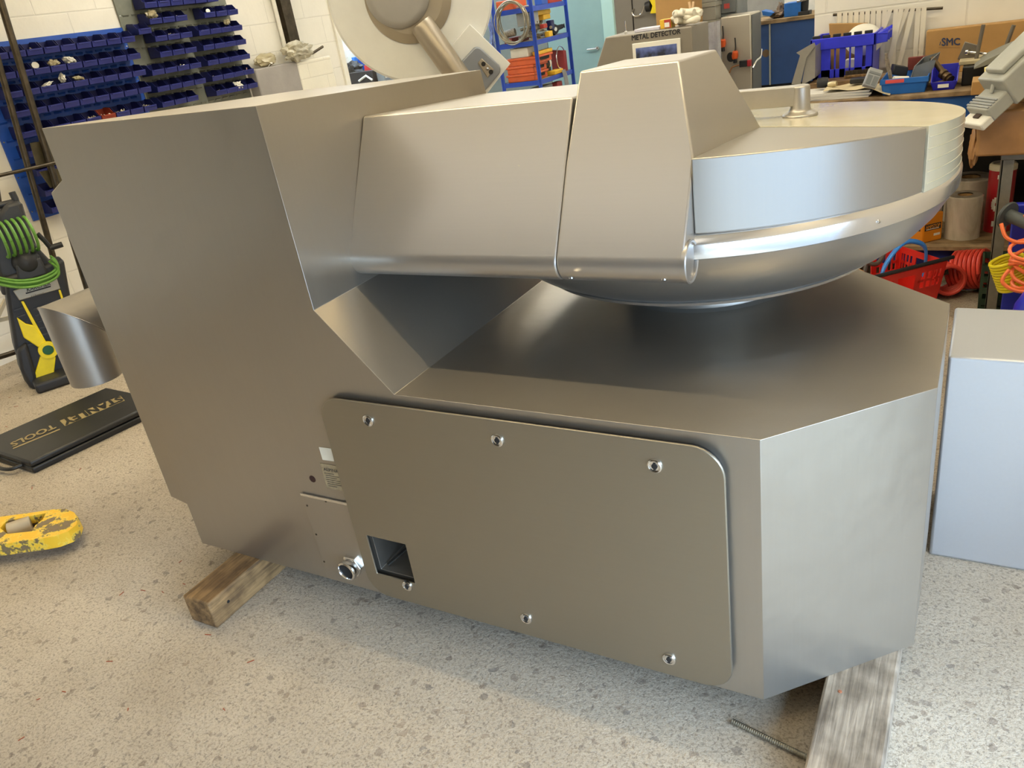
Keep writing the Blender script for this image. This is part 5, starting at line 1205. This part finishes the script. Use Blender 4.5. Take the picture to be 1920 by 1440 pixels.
# middle shelf
WIRE = plain('bright_wire', srgb(150, 140, 118), .35, .6, .2, 30)
rnd = random.Random(11); mb = MB(); wc = Vector((SXL + .22, SY - .04, z1_ + .19))
for k in range(9):
    rr = .17 + rnd.uniform(-.014, .012); oy = rnd.uniform(-.03, .02); ox = rnd.uniform(-.012, .012)
    mb.tube([wc + Vector((ox + rr * math.cos(math.radians(a)), oy + .015 * math.sin(math.radians(3 * a + 40 * k)), rr * 1.12 * math.sin(math.radians(a)))) for a in range(0, 361, 12)], .0048, 6, cap=False)
one('wire_coil', mb, WIRE, 'big coil of bright wire hanging on the left end of the blue shelving', 'coil')
one('cable_tangle', MB().blob((0, 0, -9), (.001, .001, .001), 1), WIRE, 'x', 'x') if False else None
mb = MB()
for k in range(14):
    P = [Vector((SXL - .045 + rnd.uniform(-.02, .02), SY - .02 + rnd.uniform(-.03, .03), z1_ + .25 - .09 * j + rnd.uniform(-.03, .03))) for j in range(7)]
    mb.tube(spline(P, 4), .0035, 5)
one('cable_bundle', mb, plain('blue_clear_cable', srgb(120, 136, 190), .3, 0, .3, 30), 'tangle of thin blue and clear cable hanging at the left end of the blue shelving', 'cables', kind='stuff')
stack_box('plastic_tub', 'pale grey tub on the middle blue shelf behind the corner post', 'tub', SXR - .2, SXR - .03, SY + .05, SY + .2, z1_ + .14, z1_ + .26, GREYP)
mb = MB(); 
for k in range(26):
    c = Vector((SXR - .03 - rnd.uniform(0, .22), SY + .05 + rnd.uniform(0, .42), z1_ + .02 + rnd.uniform(0, .13))); d = Vector((rnd.uniform(-1, 1), rnd.uniform(-1, 1), rnd.uniform(-.3, .3))).normalized() * rnd.uniform(.02, .05); mb.cyl(c - d, c + d, rnd.uniform(.008, .018), 8)
for p in mb.v: p.z = max(p.z, z1_ + .001)
one('spare_parts', mb, plain('mixed_metal_parts', srgb(150, 142, 124), .45, .5, .5, 25), 'heap of metal spare parts on the middle blue shelf', 'parts', kind='stuff')
stack_box('grey_tray', 'flat grey tray under the heap of parts on the middle blue shelf', 'tray', SXL + .06, SXR - .27, SY + .03, SY + .4, z1_ + .001, z1_ + .05, plain('maroon_tray', srgb(132, 54, 46), .5))
one('rolled_cloth', MB().cyl((SXL + .05, SY + .1, z1_ + .09), (SXR - .27, SY + .12, z1_ + .1), .036, 16), plain('grey_mesh_roll', srgb(160, 150, 132), .7, 0, .4, 60), 'grey mesh roll on the middle blue shelf behind the wire coil', 'roll')
stack_box('yellow_box', 'upper yellow carton lying on the blue shelf parts heap', 'box', SXR - .13, SXR - .04, SY + .16, SY + .50, z1_ + .215, z1_ + .255, YB)
stack_box('yellow_box', 'lower yellow carton lying on the blue shelf parts heap', 'box', SXR - .14, SXR - .05, SY + .34, SY + .50, z1_ + .165, z1_ + .2145, YB)
stack_box('yellow_box', 'small yellow carton at the front edge of the middle blue shelf', 'box', SXR - .06, SXR - .005, SY + .34, SY + .42, z1_ + .001, z1_ + .055, YB)
stack_box('red_box', 'small red box on the middle blue shelf', 'box', SXR - .06, SXR - .01, SY + .25, SY + .33, z1_ + .09, z1_ + .13, plain('small_red', srgb(176, 60, 50), .5))
stack_box('blue_box', 'small dark blue box beside the black grinder on the blue shelf', 'box', SXR - .08, SXR - .02, SY + .44, SY + .51, z1_ + .06, z1_ + .15, NAVY)
gr = thing('angle_grinder', (SXR - .03, SY + .62, z1_), 'black angle grinder lying on the middle blue shelf at the right', 'tool')
MB().cyl((SXR - .07, SY + .57, z1_ + .055), (SXR - .045, SY + .74, z1_ + .07), .03, 20, .022).build('tool_body', BLACK, gr)
MB().lathe([(.0001, -.03), (.05, -.028), (.055, 0), (.045, .028), (.0001, .03)], (SXR - .06, SY + .56, z1_ + .056), (.9, -.4, 0), 24).build('gear_head', CHAR, gr)
MB().lathe([(.0001, .001), (.02, .001), (.02, -.003)], (SXR - .03, SY + .545, z1_ + .058), (.9, -.4, 0), 16).build('spindle', CHROME, gr)
MB().tube([(SXR - .046, SY + .735, z1_ + .068), (SXR - .03, SY + .755, z1_ + .09), (SXR - .03, SY + .76, z1_ + .05)], .006, 8).build('lead', BLACK, gr)
stack_box('red_box', 'long red box on the top visible blue shelf', 'box', SXR - .15, SXR - .02, SY + .45, SY + .75, z2 + .001, z2 + .07, plain('small_red', srgb(176, 60, 50), .5))
stack_box('orange_tray', 'orange tray on the top visible blue shelf behind the wire coil', 'tray', SXL + .03, SXL + .22, SY + .02, SY + .3, z2 + .001, z2 + .09, OC)
stack_box('blue_box', 'bright blue box on the top visible blue shelf', 'box', SXR - .1, SXR - .02, SY + .28, SY + .42, z2 + .001, z2 + .06, BLUEPAINT)
mb = MB()
for k in range(8): mb.cyl((SXR - .17 + .012 * k, SY + .03, z2 + .012), (SXR - .17 + .012 * k, SY + .2, z2 + .013), .006, 8)
one('tube_bundle', mb, GREYP, 'grey tubes lying side by side on the top visible blue shelf', 'tubes', kind='stuff')
# things hanging low on the right of the shelving
mb = MB()
for k in range(4): mb.tube(spline([(SXR + .015, SY + .50 + .02 * k, z0_ + .03), (SXR + .03, SY + .50 + .025 * k, z0_ - .08), (SXR + .035, SY + .52 + .02 * k, z0_ - .35), (SXR + .04, SY + .53 + .02 * k, .56)], 5), .006, 6)
one('hanging_hoses', mb, GREYP, 'clear hoses hanging over the edge of the lower blue shelf', 'hoses', kind='stuff')
stack_box('grey_box', 'big grey box on the shelf below the orange totes', 'box', SXR - .17, SXR - .04, SY + .03, SY + .35, LV[3], LV[3] + .3, GREYP)
stack_box('red_tube', 'dark red box low on the blue shelving under the motor', 'box', SXR - .09, SXR - .02, SY + .42, SY + .54, LV[3], LV[3] + .3, plain('dark_red_plastic', srgb(150, 56, 56), .5))

# ------------------------------------------------------------------ far wall: teal doors, grey panel
TEAL = plain('teal_paint', srgb(126, 154, 150), .5, 0, .05, 3)
a0, a1, a2 = at_y(1020, 0, 9.15).x, at_y(1130, 0, 9.15).x, at_y(1152, 0, 9.15).x
d1 = MB().box((a0, 9.12, .0), (a1, 9.19, 2.6)); o = struct('door_1', d1, TEAL, bevel=.004)
hd_ = MB().cyl((a1 - .1, 9.10, 1.0), (a1 - .1, 9.12, 1.0), .02, 14).cyl((a1 - .1, 9.09, 1.0), (a1 - .22, 9.09, 1.0), .01, 10); hd_.build('door_handle', CHROME, o)
struct('trim_4', MB().box((a1, 9.09, 0), (a2, 9.195, 2.7)), plain('pale_teal_paint', srgb(160, 192, 184), .5, 0, .04, 3), bevel=.004)
struct('door_2', MB().box((at_y(925, 0, 9.15).x - .3, 9.13, 0), (a0 - .01, 9.19, 2.4)), plain('grey_green_shutter', srgb(112, 116, 106), .6, 0, .08))

# ------------------------------------------------------------------ stainless metal detector housing and neighbours
MY = 5.0
md = thing('metal_detector', (-1.85, 5.2, 0), 'grey metal detector housing with black lettering behind the bowl cutter', 'metal detector')
MDG = plain('detector_grey', srgb(140, 132, 118), .5, .25, .05, 6)
p = [at_y(u, v, MY) for u, v in ((1135, 71), (1297, 48))]
zt_ = (p[0].z + p[1].z) / 2; xl_ = p[0].x; xr_ = p[1].x
bl_ = at_y(1119, 123, MY); sl = (bl_.x - xl_) / (zt_ - bl_.z)
pr_ = [(xl_, MY, zt_), (xr_, MY, zt_), (xr_, MY, .9), (xl_ + sl * .3, MY, 1.03), (xl_ + sl * .3, MY, zt_ - .3)]
MB().prism([(xl_, MY, zt_), (xr_, MY, zt_), (xr_, MY, .85), (xl_ + sl * (zt_ - .85), MY, .85)], (0, .34, 0)).build('housing', MDG, md, .008, 3)
MB().box((xl_ + sl * .2, MY + .02, 0), (xr_, MY + .32, .849)).build('stand', MDG, md, .006)
text_quad('lettering', 'METAL DETECTOR', [at_y(u, v, MY - .0006) for u, v in ((1184.5, 66.5), (1276, 54), (1276, 63), (1185, 76))], INK, md, bold=.035)
pq = [at_y(u, v, MY - .001) for u, v in ((1186, 82), (1276, 70), (1277.5, 100), (1188, 112))]
x0, x1 = pq[0].x, pq[1].x; zz1 = pq[0].z; zz0 = zz1 - .145
MB().box((x0, MY - .012, zz0), (x1, MY - .0, zz1)).build('screen_frame', WHITEP, md, .003)
SCR, _nt, _b = new_mat('screen_glass'); _b.inputs['Roughness'].default_value = .12
_n = N(_nt, 'ShaderNodeTexNoise', Scale=9.0, Detail=4.0); _nt.links.new(objco(_nt), _n.inputs['Vector'])
_r = ramp(_nt, [(.38, srgb(60, 64, 76)), (.5, srgb(92, 104, 150)), (.62, srgb(120, 136, 196))]); _nt.links.new(_n.outputs['Fac'], _r.inputs['Fac']); _nt.links.new(_r.outputs['Color'], _b.inputs['Base Color'])
MB().box((x0 + .022, MY - .0135, zz0 + .022), (x1 - .022, MY - .0115, zz1 - .028)).build('picture', SCR, md)
lp_ = at_y(1173, 52, MY + .06); MB().cyl((lp_.x, MY + .06, zt_), (lp_.x, MY + .06, zt_ + .075), .003, 8).lathe([(.0001, .018), (.008, .015), (.010, 0)], (lp_.x, MY + .06, zt_), (0, 0, 1), 14).build('aerial', CHROME, md)
a = at_y(1193, 51, MY + .1); b = at_y(1240, 44, MY + .1)
one('spiral_pad', MB().box((a.x, MY + .06, zt_ + .001), (b.x, MY + .2, zt_ + .018)), plain('lilac_paper', srgb(206, 202, 212), .7, 0, .06, 90), 'flat pad with a pale edge lying on the metal detector housing', 'pad', bevel=.002)
a = at_y(1239, 40, MY + .1); b = at_y(1260, 40, MY + .1)
bxx = thing('small_carton', (a.x, MY + .1, zt_), 'small yellow and red carton standing on the metal detector housing', 'box')
MB().box((a.x, MY + .08, zt_ + .001), (b.x, MY + .16, zt_ + .052)).build('carton_body', YB, bxx, .002)
MB().box((a.x + .028, MY + .078, zt_ + .004), (b.x - .002, MY + .081, zt_ + .05)).build('red_panel', plain('small_red', srgb(176, 60, 50), .5), bxx)
MB().box((a.x + .030, MY + .0765, zt_ + .008), (b.x - .010, MY + .0785, zt_ + .034)).build('white_label', WHITEP, bxx)
RAG = plain('white_rag', srgb(226, 218, 196), .9, 0, .08, 20, .3)
rgc = at_y(1287, 40, MY + .12); mb = MB(); rnd = random.Random(8)
for k in range(5):
    P = [Vector((rgc.x + rnd.uniform(-.085, .085), MY + .12 + rnd.uniform(-.06, .06), zt_ + .02 + .012 * k + rnd.uniform(0, .02))) for j in range(5)]
    mb.tube(spline(P, 5), [.018 + .004 * math.sin(i) for i in range(21)], 10)
for p in mb.v: p.z = max(p.z, zt_ + .002)
one('rag', mb, RAG, 'crumpled white rag on the right end of the metal detector housing', 'rag')
# grey cabinets behind
CABG = plain('cabinet_grey', srgb(128, 124, 118), .5, .2, .04, 5)
a, b, c = at_y(1152, 30, 6.3), at_y(1187, 30, 6.3), at_y(1228, 30, 6.3)
cb = thing('control_cabinet', ((a.x + c.x) / 2, 6.4, 0), 'tall grey steel control cabinet behind the metal detector', 'cabinet')
MB().box((a.x, 6.31, 0), (c.x + .1, 6.65, 2.1)).build('cabinet_body', CABG, cb, .006)
MB().box((a.x + .015, 6.295, .1), (b.x - .004, 6.309, 2.06)).build('door', CABG, cb, .004); MB().box((b.x + .004, 6.295, .1), (c.x + .09, 6.309, 2.06)).build('door', CABG, cb, .004)
MB().box((b.x - .004, 6.304, .1), (b.x + .004, 6.31, 2.06)).build('door_gap', HOLE, cb)
# tape / winder hanging with a hook on the cabinet
hk = at_y(1216, 12, 6.25)
wn = thing('cable_winder', hk, 'yellow and black winder hanging by a bent wire on the grey cabinet', 'winder')
MB().lathe([(.034, -.02), (.036, .0), (.034, .02), (.001, .02)], hk + Vector((.0, 0, 0)), (1, 0, .1), 20).build('black_drum', BLACK, wn)
MB().prism([hk + Vector((.015, -.02, -.05)), hk + Vector((.09, -.02, -.055)), hk + Vector((.07, -.02, 0)), hk + Vector((.09, -.02, .05)), hk + Vector((.015, -.02, .045)), hk + Vector((.035, -.02, 0))], (0, .03, 0)).build('yellow_body', YEL, wn, .004)
MB().tube(spline([hk + Vector((-.03, 0, .01)), hk + Vector((-.07, .02, -.045)), hk + Vector((-.12, .03, -.055)), hk + Vector((-.145, .035, -.03)), hk + Vector((-.13, .04, .0))], 6), .006, 8).build('wire_hook', CHROME, wn)
# cardboard sheet, peg, boxes
fbox('cardboard_sheet', 'big plain brown cardboard box standing behind the metal detector', 'box', (1226, -30), (1297, 42), 5.6, .25, CARD, zb=0.0)
one('wooden_peg', ypoly(ypoly(MB(), ((1290, 4), (1293, 3), (1297, 24), (1293, 26)), 5.33, .015), ((1298, 3), (1301, 4), (1299, 25), (1295, 26)), 5.33, .015), plain('pale_wood', srgb(222, 186, 142), .6), 'pale wooden peg standing behind the white rag', 'peg')
GBX = plain('storage_grey', srgb(166, 164, 152), .5, 0, .05)
a, b = at_y(1299, 20, 6.0), at_y(1343, 20, 6.0); zc = at_y(1320, 40, 6.0).z
stk = [(zc - .17, zc), (zc + .001, zc + .11), (zc + .1115, zc + .22)]
one('storage_box', MB().box((a.x, 6.0, 0.0), (b.x, 6.15, zc)), GBX, 'lowest and tallest of the pale grey boxes stacked behind the rag', 'box', 'stacked grey boxes', .006)
def lidbox(label, z0, z1):
    t = thing('storage_box', ((a.x + b.x) / 2, 6.15, z0), label, 'box', 'stacked grey boxes')
    MB().box((a.x + .006, 6.006, z0), (b.x - .006, 6.144, z1 - .03)).build('box_body', GBX, t, .004); MB().box((a.x, 6.0, z1 - .0295), (b.x, 6.15, z1)).build('lid', GBX, t, .004)
lidbox('middle one of the pale grey boxes stacked behind the rag', zc + .0005, zc + .115); lidbox('top one of the pale grey boxes stacked behind the rag', zc + .1155, zc + .25)
# drawer unit with red labels
a, b = at_y(1346, 20, 6.15), at_y(1379, 20, 6.15); zd = at_y(1360, 30, 6.15).z
du = thing('drawer_unit', ((a.x + b.x) / 2, 6.3, 0), 'grey drawer unit with red drawer labels beside the stacked grey boxes', 'drawers')
MB().box((a.x - .01, 6.165, 0), (b.x + .01, 6.45, zd + .5)).build('carcass', GREYP2, du, .003)
for k in range(6):
    z = zd - .075 + .092 * k
    d = MB().box((a.x, 6.15, z), (b.x, 6.164, z + .085)).build('drawer', GREYP2, du, .003)
    MB().box((a.x + .045, 6.146, z + .03), (b.x - .04, 6.1495, z + .062)).build('red_label', plain('label_red', srgb(206, 82, 74), .5), d)
# clear polythene sheet
top = [at_y(1317 + 33 * i / 6, 46 - 8 * i / 6, 5.70 + .012 * math.sin(i * 2.1)) for i in range(7)]
one('polythene_sheet', MB().loft([[p, Vector((p.x, p.y - .02, .0)), Vector((p.x, p.y - .012, .0)), p + Vector((0, .008, 0))] for p in top]), plain('grey_polythene', srgb(168, 166, 168), .2, 0, .18, 16), 'crinkled grey polythene wrapped sheet between the metal detector and the steel cabinet', 'sheet')
# stainless cabinet on a frame
a, b, c = at_y(1351, 30, 5.85), at_y(1407.5, 20, 5.85), at_y(1352, 36, 5.85)
zt2 = at_y(1380, 29, 5.85).z
kb = thing('steel_enclosure', ((a.x + b.x) / 2, 6.0, 0), 'square stainless enclosure with orange plugs hanging on it left of the blue panel', 'enclosure')
MB().box((a.x, 5.85, .72), (b.x, 6.12, zt2)).build('casing', steel('enclosure_steel', (.62, .58, .50), .4, (160, 4, 160), .02, .05), kb, .008, 3)
for x in (a.x + .02, b.x - .05):
    for y in (5.87, 6.06): MB().box((x, y, 0), (x + .03, y + .03, .72)).build('leg', DARKSTEEL, kb, .002)
MB().box((b.x - .0, 5.86, .74), (b.x + .006, 6.11, zt2 - .01)).build('shaded_side', plain('shaded_side_grey', srgb(96, 96, 94), .45, .4, .06), kb, .002)  # dark sheet stands for the unlit right side of the stainless casing
OP = plain('orange_plug', srgb(226, 96, 40), .45)
def plug(u, v, label, s=.022):
    c = at_y(u, v, 5.83); t = thing('industrial_plug', c, label, 'plug')
    MB().lathe([(.0001, -s), (s * .8, -s), (s, 0), (s * .8, s * 1.2), (.0001, s * 1.3)], c, (.2, -.3, 1), 18).build('plug_body', OP, t)
    MB().lathe([(.0001, -s * .7), (s * .6, -s * .6), (s * .6, s * .6), (.0001, s * .7)], c - Vector((0, 0, s * 1.6)), (0, 0, 1), 14).build('cap', BLACK, t)
    MB().tube(spline([c + Vector((0, .0, s)), c + Vector((.002, .01, s * 2.4)), c + Vector((-.002, .018, s * 5))], 4), .004, 6).build('lead', BLACK, t)
plug(1355, 82, 'orange plug hanging at the upper left edge of the stainless enclosure'); plug(1378, 104, 'orange plug in the middle of the stainless enclosure front')
c = at_y(1370, 107, 5.84); one('rubber_disc', MB().lathe([(.0001, .008), (.03, .006), (.032, -.004), (.0001, -.006)], c, (-.6, -1, 0), 24), BLACK, 'flat black rubber disc on the stainless enclosure beside the orange plug', 'disc')
c = at_y(1398, 119, 5.83); t = thing('isolator_switch', c, 'black and red switch on the lower front of the stainless enclosure', 'switch')
MB().box((c.x - .04, 5.815, c.z - .02), (c.x + .012, 5.848, c.z + .022)).build('switch_body', BLACK, t, .004); MB().box((c.x + .0125, 5.815, c.z - .02), (c.x + .038, 5.848, c.z + .022)).build('red_end', plain('switch_red', srgb(160, 40, 44), .4), t, .004)
MB().tube(spline([c + Vector((-.04, 0, -.005)), c + Vector((-.09, -.005, -.015)), c + Vector((-.11, 0, -.05))], 5), .005, 6).build('lead', plain('tan_lead', srgb(150, 104, 60), .5), t)
c = at_y(1416, 112, 5.83); one('chain', MB().tube(spline([(b.x + .012, 5.84, c.z - .05), (b.x + .03, 5.86, c.z - .01), (b.x + .05, 5.90, c.z + .01), (b.x + .045, 5.95, c.z + .05)], 5), .006, 6), CHROME, 'short bright chain at the right edge of the stainless enclosure', 'chain')
# blue bench panel behind, with clutter
BPY = 7.4
a, b = at_y(1426, 40, BPY), at_y(1535, 27, BPY); ztp = (at_y(1436, 38, BPY).z + at_y(1528, 27, BPY).z) / 2; zbt = at_y(1460, 158, BPY).z
fb = thing('workbench', ((a.x + b.x) / 2, 7.7, 0), 'dark blue panelled workbench at the back, partly hidden by the white wall corner', 'workbench')
xr2 = CORN_X - .004
MB().box((a.x - .9, BPY + .02, zbt), (xr2, BPY + .04, ztp - .03)).build('front_panel', plain('deep_blue_board', srgb(38, 72, 128), .5, 0, .15, 3), fb, .003)
MB().box((a.x - .9, BPY - .01, ztp - .03), (xr2, BPY + .6, ztp)).build('worktop', PLY, fb, .003)
MB().box((a.x - .9, BPY + .06, 0), (xr2, BPY + .58, zbt)).build('plinth', plain('black_plinth', srgb(26, 26, 28), .7), fb)
sx_ = at_y(1443, 90, BPY).x; MB().box((sx_ - .006, BPY + .008, zbt), (sx_ + .006, BPY + .0195, ztp - .03)).build('joint_strip', plain('pale_trim', srgb(170, 170, 160), .4, .3), fb)
MB().lathe([(.0001, .001), (.03, .001), (.031, 0)], at_y(1436, 100, BPY + .02), (0, -1, 0), 18).build('rust_patch', plain('rust_stain', srgb(104, 84, 62), .8), fb)
fbox('parts_bin', 'blue bin with a red label standing on the dark blue workbench', 'bin', (1470, 7), (1501, 28), BPY + .06, .2, B1, zb=ztp + .0005)
q = at_y(1473, 8, BPY + .055); one('label', MB().box((q.x + .005, BPY + .053, q.z - .035), (q.x + .07, BPY + .0585, q.z - .008)), plain('label_red', srgb(206, 82, 74), .5), 'red label on the blue bin at the back workbench', 'label') if False else None
one('blue_tray', ypoly(MB(), ((1428, 20), (1450, 24), (1443, 31), (1430, 29)), BPY + .02, .15), B1, 'blue tray tipped at the left end of the dark blue workbench', 'tray', bevel=.003)
one('tool_pile', MB().blob(at_y(1458, 26, BPY + .12), (.07, .06, .03), 3, .4, 4, 3).blob(at_y(1464, 20, BPY + .14), (.03, .03, .06), 4, .4, 4, 3), plain('brown_clutter', srgb(112, 92, 72), .6, .2, .5, 40), 'heap of brown tools on the dark blue workbench', 'tools', kind='stuff')
v_ = thing('bench_vice', (at_y(1508, 20, BPY + .1).x, BPY + .1, ztp), 'black bench tool standing on the dark blue workbench near the white corner', 'tool')
q = at_y(1508, 20, BPY + .1); MB().cyl((q.x, BPY + .1, ztp), (q.x + .01, BPY + .1, q.z + .16), .03, 14).build('pillar', BLACK, v_); MB().box((q.x - .04, BPY + .05, ztp), (q.x + .05, BPY + .16, ztp + .03)).build('vice_base', BLACK, v_, .004); MB().cyl((q.x - .05, BPY + .06, ztp + .11), (q.x + .05, BPY + .06, ztp + .12), .012, 10).build('lever', CHROME, v_)
fbox('white_board', 'grey board leaning behind the clutter on the dark blue workbench', 'board', (1385, -10), (1470, 8), BPY + .5, .02, GREYP, zb=ztp + .0005)
# ------------------------------------------------------------------ far bench glimpsed between the wall end and the white disc
FBY = 7.6
a = at_y(645, 100, FBY).x; zb_ = at_y(690, 148, FBY).z - .06
fb2 = thing('workbench', (-4.8, 7.95, 0), 'cluttered far bench glimpsed left of the white disc', 'workbench')
MB().box((a - .25, FBY, zb_ - .05), (a + 1.1, FBY + .7, zb_)).build('worktop', DARKB, fb2, .004)
for x in (a - .2, a + 1.0): MB().box((x, FBY + .05, 0), (x + .06, FBY + .11, zb_ - .05)).build('leg', DARKSTEEL, fb2); MB().box((x, FBY + .6, 0), (x + .06, FBY + .66, zb_ - .05)).build('leg', DARKSTEEL, fb2)
zz_ = zb_ + .0005
def onb(name, label, cat, tl, br, Y, dep, mat, zb=None): return fbox(name, label, cat, tl, br, Y, dep, mat, zb=zz_ if zb is None else zb)
onb('white_tub', 'white tub at the back of the far bench', 'tub', (643, 95), (668, 106), FBY + .5, .15, WHITEP)
onb('dark_toolbox', 'dark tool tray at the front of the far bench', 'tray', (652, 138), (701, 150), FBY + .03, .12, plain('dark_brown_box', srgb(58, 50, 44), .6))
BB = plain('sky_blue_plastic', srgb(64, 130, 222), .4)
onb('blue_bottle', 'upright sky blue block standing on the far bench', 'block', (658.5, 108), (667.5, 126), FBY + .22, .06, BB)
onb('blue_case', 'slanted blue case behind the sky blue block on the far bench', 'case', (667, 104), (680, 116), FBY + .33, .1, BLUEPAINT)
onb('red_case', 'bright red case with a white patch on the far bench', 'case', (682, 123), (700, 132), FBY + .17, .04, plain('signal_red', srgb(218, 60, 58), .4))
onb('grey_flap', 'pale grey board leaning right of the red case on the far bench', 'board', (701, 128), (722, 150), FBY + .1, .02, GREYP)
one('scrap_heap', MB().blob(at_y(664, 130, FBY + .2), (.12, .06, .09), 13, .4, 5, 3).blob(at_y(690, 140, FBY + .2), (.09, .05, .06), 14, .4, 5, 3), plain('dark_scrap', srgb(74, 68, 62), .5, .4, .6, 30), 'heap of dark tools and scrap on the far bench', 'tools', kind='stuff')
one('white_bracket', MB().tube([at_y(673, 152, FBY - .0), at_y(686, 142, FBY - .0), at_y(698, 150, FBY - .0)], .012, 8), WHITEP, 'white bent bracket lying on the front edge of the far bench', 'bracket')
onb('lilac_box', 'small lilac box on the wall shelf left of the white disc', 'box', (638, 72), (648, 79), FBY + .5, .1, plain('lilac', srgb(150, 150, 206), .5), zb=at_y(640, 79, FBY + .5).z)
